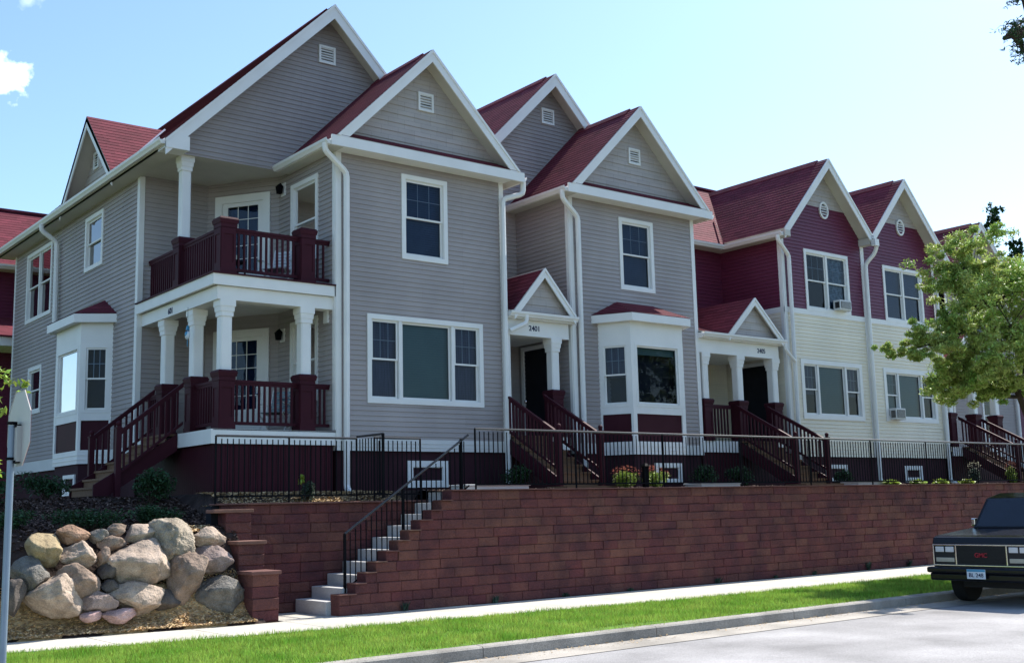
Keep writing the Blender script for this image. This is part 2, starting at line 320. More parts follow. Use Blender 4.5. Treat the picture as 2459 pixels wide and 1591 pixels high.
def pedestal(par, x, y, z0, z1, h=.15):
    b = MB(); b.frustum(x, y, z0, z0+.12, h+.02, h+.02); b.frustum(x, y, z0+.12, z1-.2, h, h)
    for sx, sy in ((0, -1), (-1, 0)):
        f = Fr((x, y, 0), (1, 0, 0), (0, 0, 1), (0, -1, 0)) if sy else Fr((x, y, 0), (0, -1, 0), (0, 0, 1), (-1, 0, 0))
        for a in (-1, 1): b.bf(f, a*h-.0-(.05 if a > 0 else 0), a*h+(.05 if a < 0 else 0), z0+.121, z1-.21, h-.001, h+.014)
        b.bf(f, -h+.05, h-.05, z1-.33, z1-.21, h-.001, h+.014); b.bf(f, -h+.05, h-.05, z0+.121, z0+.24, h-.001, h+.014)
    p = b.build('pedestal', 'burg', par); c = MB(); c.frustum(x, y, z1-.2, z1-.12, h+.018, h+.018); c.frustum(x, y, z1-.12, z1-.04, h+.03, h+.045); c.frustum(x, y, z1-.04, z1, h+.045, h+.02); c.build('cap', 'burg', p)
def railing(par, A, B, h=.9, low=.1, sp=.115, name='railing', r=.019, m='burg', tr=.035, posts=False, glint=None):
    A, B = Vector(A), Vector(B); d = B-A; L = Vector((d.x, d.y, 0)).length; dh = Vector((d.x, d.y, 0)).normalized(); sd = Vector((-dh.y, dh.x, 0)); b = MB()
    def bar(o0, th, wd):
        P = [A+Vector((0, 0, o0)), B+Vector((0, 0, o0))]; b.hexa([P[0]-sd*wd, P[1]-sd*wd, P[1]+sd*wd, P[0]+sd*wd, P[0]-sd*wd+Vector((0, 0, th)), P[1]-sd*wd+Vector((0, 0, th)), P[1]+sd*wd+Vector((0, 0, th)), P[0]+sd*wd+Vector((0, 0, th))])
    bar(h-.05, .05, tr) if m == 'burg' else None; bar(h-.10, .0501, tr*.55) if m == 'burg' else None; bar(low, .06 if m == 'burg' else .03, tr*.6)
    
    n = max(1, int(round(L/sp)))
    for k in range(1, n):
        p = A+d*(k/n); b.hexa([p+dh*a+sd*c+Vector((0, 0, z)) for z in (low+.02, h-.05) for a, c in ((-r, -r), (r, -r), (r, r), (-r, r))])
    o = b.build(name, m, par)
    if m == 'iron': tb = MB(); tb.tube([A+Vector((0, 0, h)), B+Vector((0, 0, h))], .021, 12); tb.build('top_rail', 'iron_rail', o)
    return o
def gutter(par, A, B, out, name='gutter'):
    b = MB(); A, B = Vector(A), Vector(B); b.ext([(0, 0), (0, -.12), (.075, -.12), (.095, -.085), (.125, -.05), (.13, 0), (.115, 0), (.11, -.04), (.012, -.04), (.012, 0)], A, B, out); return b.build(name, 'white', par)
def downspout(par, pts, r=.062, name='downspout'):
    b = MB(); P = [Vector(p) for p in pts]; out = [P[0]]
    for i in range(1, len(P)-1):
        a, c = (P[i-1]-P[i]), (P[i+1]-P[i]); t = min(.09, a.length/2.2, c.length/2.2); a.normalize(); c.normalize()
        out += [P[i]+a*t, P[i]+(a+c)*t*.25, P[i]+c*t]
    out.append(P[-1]); b.tube(out, r, 8); o = b.build(name, 'white', par)
    s = MB(); z0, z1 = P[-2].z if len(P) > 3 else P[-1].z, 0
    return o
def vent(par, f, u, v, w=.4, h=.42, rnd=False):
    b = MB()
    if rnd:
        pts = [(u+w/2*math.cos(a*PI/12), v+h/2*math.sin(a*PI/12)) for a in range(24)]; ins = [(u+w*.38*math.cos(a*PI/12), v+h*.38*math.sin(a*PI/12)) for a in range(24)]
        for k in range(24):
            j = (k+1) % 24; P = [pts[k], pts[j], ins[j], ins[k]]; b.hexa([f.p(*q, .0) for q in P]+[f.p(*q, .05) for q in P])
    else:
        t = .05; b.bf(f, u-w/2, u+w/2, v-h/2, v-h/2+t, 0, .05); b.bf(f, u-w/2, u+w/2, v+h/2-t, v+h/2, 0, .05); b.bf(f, u-w/2, u-w/2+t, v-h/2+t, v+h/2-t, 0, .05); b.bf(f, u+w/2-t, u+w/2, v-h/2+t, v+h/2-t, 0, .05)
    o = b.build('gable_vent', 'white', par); s = MB(); n = 6
    for k in range(n):
        z = v-h*.36+h*.72*k/(n-1); hw = (w*.37 if not rnd else math.sqrt(max(.0, (w*.4)**2-(z-v)**2))); s.hexa([f.p(u-hw, z-.02, .04), f.p(u+hw, z-.02, .04), f.p(u+hw, z-.012, .045), f.p(u-hw, z-.012, .045), f.p(u-hw, z+.02, .008), f.p(u+hw, z+.02, .008), f.p(u+hw, z+.028, .012), f.p(u-hw, z+.028, .012)])
    s.build('louvre', 'white', o); d = MB(); d.bf(f, u-w*.36, u+w*.36, v-h*.36, v+h*.36, .001, .006); d.build('backing', 'dark', o)
def slope(par, P0, udir, vdir, poly, th=.1, name='roof'):
    """one roof slope; P0 = eave corner on the top surface"""
    u, v = Vector(udir).normalized(), Vector(vdir).normalized(); n = u.cross(v)
    if n.z < 0: n = -n
    f = Fr(P0, u, v, n); b = MB(); b.strips(f, poly, .143, .007); o = b.build(name, 'shingle', par)
    s = MB(); s.prism(f, poly, -th, -.006); s.build('deck', 'soffit', o); return o
def ygable(par, xc, za, dz, half, y0, y1, xr=None, xl=None, caps=True):
    """gable roof with ridge along Y; apex height za, slope dz per metre, overhang to half"""
    L = y1-y0; k = math.sqrt(1+dz*dz)
    for sgn, lim in ((-1, xl), (1, xr)):
        hh = half if lim is None else abs(lim-xc)
        slope(par, (xc+sgn*hh, y0, za-dz*hh), (0, 1, 0), (-sgn, 0, dz), [(0, 0), (L, 0), (L, hh*k), (0, hh*k)] if True else None, name='roof_slope')
    b = MB(); r = .16
    for sgn in (-1, 1): b.hexa([(xc, y0+.35, za+.012), (xc+sgn*r, y0+.35, za-r*dz+.014), (xc+sgn*r, y1-.1, za-r*dz+.014), (xc, y1-.1, za+.012), (xc, y0+.35, za+.045), (xc+sgn*r, y0+.35, za-r*dz+.04), (xc+sgn*r, y1-.1, za-r*dz+.04), (xc, y1-.1, za+.045)])
    b.build('ridge_vent', 'shingle', par)
def rake(par, xc, za, dz, hl, hr, y, w=.2, t=.03, name='rake_board', zmin=-99):
    b = MB(); k = math.sqrt(1+dz*dz); ww = w*k
    for sgn, h in ((-1, hl), (1, hr)):
        P = [(xc, za-ww), (xc+sgn*h, za-dz*h-ww), (xc+sgn*h, za-dz*h-.01), (xc, za-.01)]; b.prism(FRONT(y), clip(P, 1, zmin, 1), .0, t)
        P = [(xc, za-.075), (xc+sgn*h, za-dz*h-.075), (xc+sgn*h, za-dz*h-.002), (xc, za-.002)]; b.prism(FRONT(y), clip(P, 1, zmin, 1), t+.001, t+.02)
    return b.build(name, 'white', par)
def steps(par, x0, x1, y0, y1, n, zb, zt, d='y'):
    """wooden flight from (y0,zb) up to (y1,zt); d='y' rises towards +y, d='x' rises towards +x with x0..x1 the run"""
    b = MB(); s = MB()
    for k in range(n):
        z = zb+(zt-zb)*(k+1)/n
        if d == 'y': a = y0+(y1-y0)*k/n; c = y0+(y1-y0)*(k+1)/n; b.box(x0, x1, a-.02, c, z-.04, z); s.box(x0+.02, x1-.02, a+.01, a+.03, z-(zt-zb)/n, z-.041)
        else: a = x0+(x1-x0)*k/n; c = x0+(x1-x0)*(k+1)/n; b.box(a-.02, c, y0, y1, z-.04, z); s.box(a+.01, a+.03, y0+.02, y1-.02, z-(zt-zb)/n, z-.041)
    o = b.build('steps', 'wood', par); s.build('riser', 'wood', o)
    for e in (0, 1):
        g = MB()
        if d == 'y':
            x = x0-.045 if e == 0 else x1+.005; f = Fr((x, 0, 0), (0, 1, 0), (0, 0, 1), (1, 0, 0)); g.prism(f, [(y0-.02, zb), (y0+.25, zb), (y1, zt-.32), (y1, zt), (y0-.02, zb+.2)], 0, .04)
        else:
            y = y0-.045 if e == 0 else y1+.005; f = Fr((0, y, 0), (1, 0, 0), (0, 0, 1), (0, 1, 0)); g.prism(f, [(x0-.02, zb), (x0+.25, zb), (x1, zt-.32), (x1, zt), (x0-.02, zb+.2)], 0, .04)
        g.build('stringer', 'burg', par)
def newel(par, x, y, z0, z1):
    b = MB(); b.box(x-.05, x+.05, y-.05, y+.05, z0, z1-.14); b.frustum(x, y, z1-.14, z1-.11, .06, .06); b.frustum(x, y, z1-.11, z1-.07, .03, .03); b.ball((x, y, z1-.04), .052); b.build('newel_post', 'burg', par)
SB = 2.90   # bottom of siding
GR = 2.08   # upper ground
def wall(par, f, poly, m='siding', holes=(), course=.1016, t=.018, vref=SB, name='wall'):
    b = MB(); b.strips(f, poly, course, t, vref, holes); o = b.build(name, m, par); return o
def backer(par, boxes):   # light-tight core behind the siding
    b = MB()
    for bx in boxes: b.box(*bx)
    return b.build('core', 'room', par)
def board(par, f, u0, u1, v0, v1, o=.03, name='corner_board', m='white', o0=.0):
    b = MB(); b.bf(f, u0, u1, v0, v1, o0, o); return b.build(name, m, par)
def bay(par, f, uc, wfront, side, depth, z0, z1, zt, cellsF, hidden_left=False, spec=None, frontpane='pane'):
    """three-sided bay window on wall frame f: centre uc, front half-width wfront, side run, depth"""
    pts = [(uc-wfront-side, 0), (uc-wfront, depth), (uc+wfront, depth), (uc+wfront+side, 0)]
    base = MB()
    for a, b in zip(pts, pts[1:]):
        A, B = f.p(a[0], 0, a[1]), f.p(b[0], 0, b[1]); L = (B-A).length; u = (B-A).normalized(); n = u.cross(Vector((0, 0, 1)))
        if n.dot(f.n) < -.01 or (abs(n.dot(f.n)) < .01): n = -n
        ff = Fr(A, u, (0, 0, 1), n); e = .055
        zs, ze = z0+1.12, z1-.42   # window zone
        base.bf(ff, 0, L, z1-.5, z1, -.05, 0); base.bf(ff, 0, L, z0, z0+.30, -.05, 0); base.bf(ff, 0, L, zs-.17, zs, -.05, .0)
        for q in (.1, .2): base.bf(ff, 0, L, z0+q-.012, z0+q, 0, .012)
        hw = .12 if a[1] == b[1] else .055
        base.bf(ff, 0, hw, z0+.3, z1-.5, -.05, .003); base.bf(ff, L-hw, L, z0+.3, z1-.5, -.05, .003)
        pn = MB(); pn.bf(ff, hw, L-hw, z0+.3, zs-.17, -.06, -.03); pn.build('apron_panel', 'burg', par)
        sp = cellsF if a[1] == b[1] else spec
        window(par, ff, hw-.001, L-hw+.001, zs-.001, z1-.5, sp, tw=.06, proud=.008, depth=.3, paneM=frontpane if a[1] == b[1] else 'pane')
    base.build('bay_body', 'white', par)
    # roof
    r = .2; ez = z1; R = [(uc-wfront-side-r, -0.0), (uc-wfront-r*.55, depth+r), (uc+wfront+r*.55, depth+r), (uc+wfront+side+r, 0)]; T = [(uc-wfront*.72, 0), (uc+wfront*.72, 0)]
    fa = MB()
    for a, b in zip(R, R[1:]):
        A, B = f.p(a[0], 0, a[1]), f.p(b[0], 0, b[1]); u = (B-A).normalized(); n = u.cross(Vector((0, 0, 1)))
        ff = Fr(A, u, (0, 0, 1), n if n.dot(f.n) > -.01 and n.dot((A+B)/2-f.p(uc, 0, 0)) > 0 else -n); fa.bf(ff, 0, (B-A).length, z1-.02, z1+.17, -.02, 0)
    fa.face([f.p(u, z1, o) for u, o in R]); fa.build('bay_fascia', 'white', par)
    rf = MB(); zz = z1+.18
    def tri(ps):
        P = [f.p(u, z, o) for u, o, z in ps]; u = (P[1]-P[0]).normalized(); nn = u.cross(P[2]-P[0]).normalized(); nn = nn if nn.z > 0 else -nn; v = nn.cross(u); v = v if v.z > 0 else -v; F = Fr(P[0], u, v, nn); rf.strips(F, [((p-P[0]).dot(u), (p-P[0]).dot(v)) for p in P], .12, .008)
    tri([(R[0][0], R[0][1], zz), (R[1][0], R[1][1], zz), (T[0][0], T[0][1], zt)])
    tri([(R[1][0], R[1][1], zz), (R[2][0], R[2][1], zz), (T[1][0], T[1][1], zt), (T[0][0], T[0][1], zt)])
    tri([(R[2][0], R[2][1], zz), (R[3][0], R[3][1], zz), (T[1][0], T[1][1], zt)])
    rf.build('bay_roof', 'shingle', par)
def wing(par, xl, xr, y, apex, dz, mats, gable_z=9.4, pent=True, ov=.4, ends=True, yb=22.0, rakeL=None, rakeR=None, holes=(), roofm=None, vshape=None, left_wall=True, xL=None, xR=None):
    xc = (xl+xr)/2; hw = (xr-xl)/2; half = hw+.3; yf = y-ov; f = FRONT(y); rl = rakeL or half; rr = rakeR or half
    z_at = lambda x: apex-dz*abs(x-xc)
    if pent:
        wall(par, f, [(xl, SB), (xr, SB), (xr, 9.0), (xl, 9.0)], mats['low'], holes)
        # fascia return with small pent roof
        b = MB(); b.box(xl-.32, xr+.32, yf-.03, yf+.016, 8.99, 9.2); b.box(xl-.0, xr+.0, yf+.017, y, 9.0, 9.02); b.build('fascia', 'white', par)
        d = .22; slope(par, (xl-.1, yf-.03, 9.215), (1, 0, 0), (0, ov, d), [(0, 0), (xr-xl+.2, 0), (xr-xl-.0, math.hypot(ov, d)), (.2, math.hypot(ov, d))], th=.03, name='pent_roof')
        gz = 9.3
        wall(par, f, [(xl, gz), (xr, gz), (xr, min(z_at(xr)-.05, 99)), (xc, apex-.1), (xl, z_at(xl)-.05)], mats['gable'], course=.2 if mats['gable'] == 'shake' else .1016, name='gable_wall')
    else:
        zb = mats.get('split', SB)
        poly = [(xl, SB), (xr, SB), (xr, z_at(xr)-.05), (xc, apex-.1), (xl, z_at(xl)-.05)]
        wall(par, f, clip(poly, 1, 6.9, -1), mats['low'], holes); wall(par, f, clip(clip(poly, 1, 7.05, 1), 1, 10.15, -1), mats['mid'], holes); wall(par, f, clip(poly, 1, 10.15, 1), mats['gable'], course=.2, name='gable_wall')
    ygable(par, xc, apex, dz, half, yf, yb+.0, xr=xR, xl=xL)
    rake(par, xc, apex, dz, rl, rr, yf, zmin=9.203 if pent else -99)
def foundation(par, segs, z0=1.9):
    b = MB()
    for s in segs: b.box(*s, z0, SB-.002)
    return b.build('foundation', 'found', par)
# =================== SETTING ===================
def sheet(name, m, x0, x1, y0, y1, z, nx=1, ny=1):
    b = MB()
    for i in range(nx):
        for j in range(ny):
            a, c = x0+(x1-x0)*i/nx, x0+(x1-x0)*(i+1)/nx; d, e = y0+(y1-y0)*j/ny, y0+(y1-y0)*(j+1)/ny; b.face([(a, d, z), (c, d, z), (c, e, z), (a, e, z)])
    return struct(name, b, m)
sheet('ground', 'soil', -400, 600, -400, 600, -.28)
sheet('road', 'asphalt', -60, 160, 1.0, 11.35, -.15)
sheet('gutter_pan', 'pan', -60, 160, 11.2, 11.86, -.143)
b = MB(); x = -40.0
while x < 120:   # kerb in cast lengths with open joints
    x2 = x+3.05; b.ext([(0, -.25), (0, -.02), (.025, 0.0), (.15, .012), (.15, -.25)], (x+.006, 11.85, 0), (x2-.006, 11.85, 0), (0, 1, 0)); x = x2
struct('kerb', b, 'kerb')
b = MB(); b.face([(-60, -3, -.02), (160, -3, -.02), (160, 1.0, -.02), (-60, 1.0, -.02)]); struct('verge', b, 'turf')
def y_in(x):   # street-side edge of the sidewalk
    pts = [(-20, 19.0), (3.5, 16.35), (5.5, 15.85), (8, 15.45), (12, 15.1), (16, 14.75), (22, 14.75), (60, 14.75)]
    for (a, c), (d, e) in zip(pts, pts[1:]):
        if a <= x <= d: return c+(e-c)*(x-a)/(d-a)
    return 14.75
b = MB(); x = -10.0
while x < 70: b.face([(x, 12.0, -.012), (x+1, 12.0, -.012), (x+1, y_in(x+1), -.012), (x, y_in(x), -.012)]); x += 1
struct('lawn_soil', b, 'turf')
b = MB(); x = -8.0
def y_out(x): return 17.02 if x > 8 else 17.02+(8-x)*.13
while x < 62:
    x2 = x+1.52; b.hexa([(x+.006, y_in(x), -.1), (x2-.006, y_in(x2), -.1), (x2-.006, y_out(x2), -.1), (x+.006, y_out(x), -.1), (x+.006, y_in(x), .0), (x2-.006, y_in(x2), .0), (x2-.006, y_out(x2), .0), (x+.006, y_out(x), .0)]); x = x2
struct('sidewalk', b, 'concrete', bevel=.008)
# terrain: planted slope on the left, upper terrace on the right
def sm(t): t = max(0, min(1, t)); return t*t*(3-2*t)
def hgt(x, y):
    if x < 8.45 and y < y_out(x)-.01: return -.12
    if x < 8.45:
        yo = y_out(x); h = .02+.32*sm((y-yo)/.75)+1.16*sm((y-yo-.32-max(0, 4.9-x)*.2)/(1.0+max(0, 4.9-x)*.5))+.55*sm((y-yo-1.1)/3.2)
    else: h = 1.84+.24*sm((y-18.5)/1.2) if x < 12.3 else 2.02+.06*sm((y-17.4)/1.5)
    return h + .02*noise.noise(Vector((x*2.2, y*2.2, 0)))*(1 if y > 17.2 else 0)
def terr(x0, x1, y0, y1, st, name):
    b = MB(); nx = int((x1-x0)/st); ny = int((y1-y0)/st)
    for j in range(ny+1):
        for i in range(nx+1): X, Y = x0+(x1-x0)*i/nx, y0+(y1-y0)*j/ny; b.V.append((X, Y, hgt(X, Y)))
    for j in range(ny):
        for i in range(nx): a = j*(nx+1)+i; b.F.append((a, a+1, a+nx+2, a+nx+1)); b.UV.append([(0, 0)]*4)
    return struct(name, b, 'soil', smooth=True)
terr(-12, 8.4, 16.9, 36, .15, 'planting_slope'); terr(8.2, 12.36, 18.6, 24, .15, 'terrace_soil'); terr(12.36, 62, 17.25, 24, .2, 'terrace_soil')
b = MB()
for i in range(68):
    for j in range(6):
        X = [1.5+i*.1, 1.6+i*.1]; Y = [[y_out(a)+j*.11, y_out(a)+(j+1)*.11] for a in X]; e0 = -.05 if j == 0 else .02; b.face([(X[0], Y[0][0]-.005, hgt(X[0], Y[0][0])+e0), (X[1], Y[1][0]-.005, hgt(X[1], Y[1][0])+e0), (X[1], Y[1][1], hgt(X[1], Y[1][1])+.02), (X[0], Y[0][1], hgt(X[0], Y[0][1])+.02)])
struct('mulch_bed', b, 'mulch')
sheet('back_yard', 'turf', -60, 160, 24, 140, 2.0)
b = MB(); b.box(8.7, 12.4, 17.0, 18.4, -.1, .004); struct('landing', b, 'concrete')
# ---- retaining walls
def blockrow(b, f, u0, u1, v, h, o0, thick=.3, bl=.44, shift=0, endcap=True):
    u = u0; first = True
    while u < u1-.02:
        L = bl*random.uniform(.85, 1.15)*(.5 if first and shift else 1); first = False; e = min(u1, u+L)
        if u1-e < .12: e = u1
        o = o0+random.uniform(-.011, .010); g = .0015; c = random.uniform(.002, .009); cz = random.uniform(.012, .024)
        a0, a1, z0, z1 = u+g, e-g, v+g*.7, v+h-g*.7
        P = [(a0, z0), (a1, z0), (a1, z1), (a0, z1)]; Q = [(a0+c, z0+cz), (a1-c, z0+cz), (a1-c, z1-cz*.6), (a0+c, z1-cz*.6)]
        i = len(b.V); b.V += [tuple(f.p(*p, -thick)) for p in P]+[tuple(f.p(*p, o-.014)) for p in P]+[tuple(f.p(*p, o)) for p in Q]
        for q in ((3, 2, 1, 0), (0, 1, 5, 4), (1, 2, 6, 5), (2, 3, 7, 6), (3, 0, 4, 7), (4, 5, 9, 8), (5, 6, 10, 9), (6, 7, 11, 10), (7, 4, 8, 11), (8, 9, 10, 11)): b.F.append(tuple(i+k for k in q)); b.UV.append([(0, 0)]*4)
        u = e
fw = thing('retaining_wall', (12, 17.15, 0), 'long dark red block retaining wall beside the sidewalk with a stepped left end', 'retaining wall')
b = MB(); c = MB(); ends = [9.71, 9.71, 10.02, 10.22, 10.42, 10.63, 10.87, 11.10, 11.33, 11.58, 11.80, 12.02, 12.02]; H = .169
for k in range(12):
    blockrow(b, FRONT(17.02+k*.003), ends[k], 48, k*H, H, 0, shift=k % 2)
b.build('block_courses', 'block', fw)
for k in range(1, 11):
    if ends[k+1]-ends[k] > .05: c.box(ends[k]-.01, ends[k+1]+.0, 16.99, 17.3, (k)*H+H-.004, k*H+H+.012)
c.box(12.02, 48, 16.995, 17.32, 2.028, 2.05); c.build('cap', 'cap', fw)
b = MB(); b.box(12.1, 48, 17.1, 17.31, 0, 2.02); b.box(10.3, 12.1, 17.1, 17.31, 0, .5); b.build('core', 'dark', fw)
bw = thing('retaining_wall', (10, 18.4, 0), 'dark red block wall behind the concrete stairs with three stepped end piers', 'retaining wall')
b = MB()
for k in range(11): blockrow(b, FRONT(18.42+k*.002), 8.24, 12.6, k*H, H, 0, shift=k % 2)
for (yf, top, n) in ((17.15, .745, 4), (17.68, 1.22, 7), (18.18, 1.74, 10)):
    hh = (top-0)/n
    for k in range(n):
        blockrow(b, FRONT(yf), 8.22, 8.68, k*hh, hh, 0, thick=.6, bl=.6); b.V[-12:] = b.V[-12:]
b.build('block_courses', 'block', bw)
c = MB(); c.box(8.19, 8.71, 17.12, 17.68, .74, .80); c.box(8.19, 8.71, 17.65, 18.18, 1.21, 1.27); c.box(8.0, 8.71, 18.15, 18.5, 1.73, 1.79); c.box(8.15, 12.6, 18.38, 18.72, 1.858, 1.89); c.build('cap', 'cap', bw, bevel=.01)
b = MB(); b.box(8.25, 8.66, 17.2, 18.6, 0, .73); b.box(8.25, 8.66, 17.7, 18.6, .7, 1.2); b.box(8.1, 12.6, 18.5, 18.71, 0, 1.85); b.build('core', 'dark', bw)
# ---- concrete stairs
st = thing('concrete_stairs', (9.6, 17.8, 0), 'flight of pale concrete steps climbing to the right between the two block walls', 'stairs')
b = MB()
for k in range(10): b.box(9.62+.311*k, 9.62+.311*(k+1)+.03 if k < 9 else 12.9, 17.31, 18.39, max(0, .2*k-.3), .03+.2*(k+1) - .0)
b.build('steps', 'stairs', st, bevel=.012)
# ---- iron fences
def iron_run(par, A, B, h, sp=.106, postsp=2.45, low=.06, name='fence_panel'):
    o = railing(par, A, B, h, low, sp, name, .0075, 'iron', .018); A, B = Vector(A), Vector(B); n = max(1, int(round((B-A).length/postsp)))
    for k in range(n+1):
        p = A+(B-A)*k/n; q = MB(); q.box(p.x-.013, p.x+.013, p.y-.013, p.y+.013, p.z-.05, p.z+h); q.build('post', 'iron', par)
f1 = thing('iron_fence', (8.13, 18.42, 1.89), 'black iron fence with an open gate on the low wall below the corner porch', 'fence')
iron_run(f1, (8.13, 18.42, 1.93), (10.87, 18.42, 1.93), 1.1, postsp=1.35); iron_run(f1, (11.25, 18.42, 1.93), (12.27, 18.42, 1.93), 1.12, postsp=3)
g = railing(f1, (10.87, 18.40, 1.93), (10.90, 17.55, 1.93), 1.13, .06, .1, 'gate', .0075, 'iron', .018)
q = MB(); q.box(10.88, 10.92, 17.53, 17.57, 1.93, 3.07); q.build('latch_post', 'iron', f1)
f2 = thing('iron_fence', (12.62, 17.1, 2.05), 'long black iron fence along the top of the front block wall', 'fence')
iron_run(f2, (12.62, 17.12, 2.06), (47, 17.12, 2.06), 1.1)
hr = thing('stair_handrail', (10, 17.36, .3), 'black iron handrail sloping up beside the concrete stairs', 'handrail')
railing(hr, (9.99, 17.33, .33), (12.62, 17.33, 2.06), 1.0, .05, .106, 'rail_panel', .0075, 'iron', .018)
for (x, z0) in ((9.99, .3), (11.17, 1.05), (12.45, 1.95)):
    q = MB(); q.box(x-.02, x+.02, 17.31, 17.35, z0, z0+1.03); q.build('post', 'iron', hr)
# =================== GREY CORNER TOWNHOUSE ===================
G = thing('townhouse', (8.77, 20, 2.0), 'grey sided corner townhouse with a two storey corner porch and dark red gabled roofs', 'house')
F20 = FRONT(20); F22 = FRONT(22); L877 = LEFT(8.77)
# W1 front wing
h1 = window(G, F20, 12.91, 14.09, 6.94, 8.79, [(1, 'dh', 'bluecurt', 1)])
h2 = window(G, F20, 12.05, 14.99, 3.865, 5.70, [(.62, 'dh', 'curtain', 1), (1.18, 'fix', 'blind', 1), (.62, 'dh', 'curtain', 1)])
board(G, F20, 11.33, 15.65, SB, SB+.24, .02, 'water_table', 'band')
for v in (.08, .16): board(G, F20, 11.34, 15.64, SB+v-.006, SB+v+.004, .03, 'water_table_lip', 'band', o0=.02)
wing(G, 11.33, 15.65, 20, 11.57, 1.0, dict(low='siding', gable='shake'), holes=[h1, h2])
h3 = window(G, F20, 19.25, 20.43, 6.91, 8.73, [(1, 'dh', 'bluecurt', 1)])
wing(G, 17.62, 21.94, 20, 11.57, 1.0, dict(low='siding', gable='shake'), holes=[h3])
board(G, F20, 17.62, 21.94, SB, SB+.24, .02, 'water_table', 'band')
vent(G, F20, 13.56, 10.5); vent(G, F20, 19.88, 10.37)
for x0, x1 in ((11.33, 11.45), (15.53, 15.65), (17.62, 17.74), (21.82, 21.94)): board(G, F20, x0, x1, SB, 9.0, .025)
# bay on W2
bay(G, F20, 19.72, .88, .4, .7, 2.86, 6.0, 6.58, [(1, 'fix', 'blind', .16)], spec=[(1, 'dh', 'curtain', .55)])
# side walls
LW = lambda x: Fr((x, 0, 0), (0, 1, 0), (0, 0, 1), (-1, 0, 0))
h4 = window(G, LW(11.33), 20.70, 21.90, 6.90, 8.72, [(1, 'dh', None, 0)])
h5 = window(G, LW(11.33), 20.70, 21.90, 3.95, 5.70, [(1, 'dh', None, 0)])
wall(G, LW(11.33), [(20.0, SB), (22.5, SB), (22.5, 9.05), (20.0, 9.05)], holes=[h4, h5]); board(G, LW(11.33), 20.0, 20.1, 3.3, 9.0, .02)
wall(G, LW(17.62), [(20.0, SB), (22, SB), (22, 9.05), (20.0, 9.05)], holes=[(20.75, 21.75, 3.2, 5.5)]); board(G, LW(17.62), 20.0, 20.1, SB, 9.0, .02)
RW = lambda x: Fr((x, 0, 0), (0, 1, 0), (0, 0, 1), (1, 0, 0))
wall(G, RW(15.65), [(20.0, SB), (22, SB), (22, 9.05), (20.0, 9.05)]); wall(G, RW(21.94), [(20.0, SB), (24, SB), (24, 9.05), (20.0, 9.05)])
# tall gables
T1c, T1z, T2c, T2z = 12.21, 13.02, 18.73, 12.83
wall(G, F22, [(8.77, 9.05), (15.6, 9.05), (15.6, T1z-(15.6-T1c)-.08), (T1c, T1z-.12), (8.77, T1z-(T1c-8.77)-.12)], name='gable_wall')
wall(G, F22, [(15.6, 5.0), (22.0, 5.0), (22.0, T2z-(22.0-T2c)-.08), (T2c, T2z-.12), (15.6, T2z-(T2c-15.6)-.08)], name='gable_wall')
vent(G, F22, 12.235, 11.95, .42, .42); vent(G, F22, 18.76, 11.78, .42, .42)
ygable(G, T1c, T1z, 1, 3.84, 21.6, 34.0, xr=15.6); rake(G, T1c, T1z, 1, 3.84, 3.4, 21.6, .24)
ygable(G, T2c, T2z, 1, 3.6, 21.6, 34.0, xl=15.4); rake(G, T2c, T2z, 1, 3.3, 3.6, 21.6, .24)
b = MB(); b.prism(F22, [(8.37, 8.99), (8.86, 8.99), (8.86, 9.28), (8.62, 9.28), (8.37, 9.1)], .36, .445); b.box(8.37, 8.86, 21.65, 22.0, 9.0, 9.02); b.build('eave_return', 'white', G)
# entry recess wall with door
dh = [(16.0, 16.95, 3.27, 5.4)]
wall(G, F22, [(15.65, 3.2), (17.62, 3.2), (17.62, 5.0), (15.65, 5.0)], holes=[])
def door(par, f, u0, u1, v0, v1, lite=None, m='white', knob=1, tw=.1):
    b = MB(); b.bf(f, u0, u0+tw, v0, v1, 0, .04); b.bf(f, u1-tw, u1, v0, v1, 0, .04); b.bf(f, u0+tw, u1-tw, v1-tw, v1, 0, .04); fr = b.build('door_frame', 'white', par)
    d = MB(); a, c = u0+tw, u1-tw; t = v1-tw
    if lite:
        s = .14; l0, l1 = lite; d.bf(f, a, c, v0, l0, -.03, .005); d.bf(f, a, c, l1, t, -.03, .005); d.bf(f, a, a+s, l0, l1, -.03, .005); d.bf(f, c-s, c, l0, l1, -.03, .005)
    else: d.bf(f, a, c, v0, t, -.03, .005)
    o = d.build('door', m, par); k = MB(); k.ball(f.p(c-.07, v0+1.0, .06), .035); k.build('door_knob', 'chrome', o)
    if lite:
        p = MB(); p.bf(f, a+.14, c-.14, l0, l1, -.02, -.012); p.build('pane', 'pane', o)
        i = MB(); i.bf(f, a+.14, c-.14, l0, l1, -.12, -.10); i.build('blind', 'bluecurt', o)
        g = MB()
        for q in (1, 2): x = a+.14+(c-a-.28)*q/3; g.bf(f, x-.008, x+.008, l0, l1, -.012, -.004)
        for q in range(1, 5): z = l0+(l1-l0)*q/5; g.bf(f, a+.14, c-.14, z-.008, z+.008, -.0125, -.0035)
        g.build('muntin', 'white', o)
door(G, LW(17.62), 20.68, 21.88, 3.25, 5.58, None, 'dark')
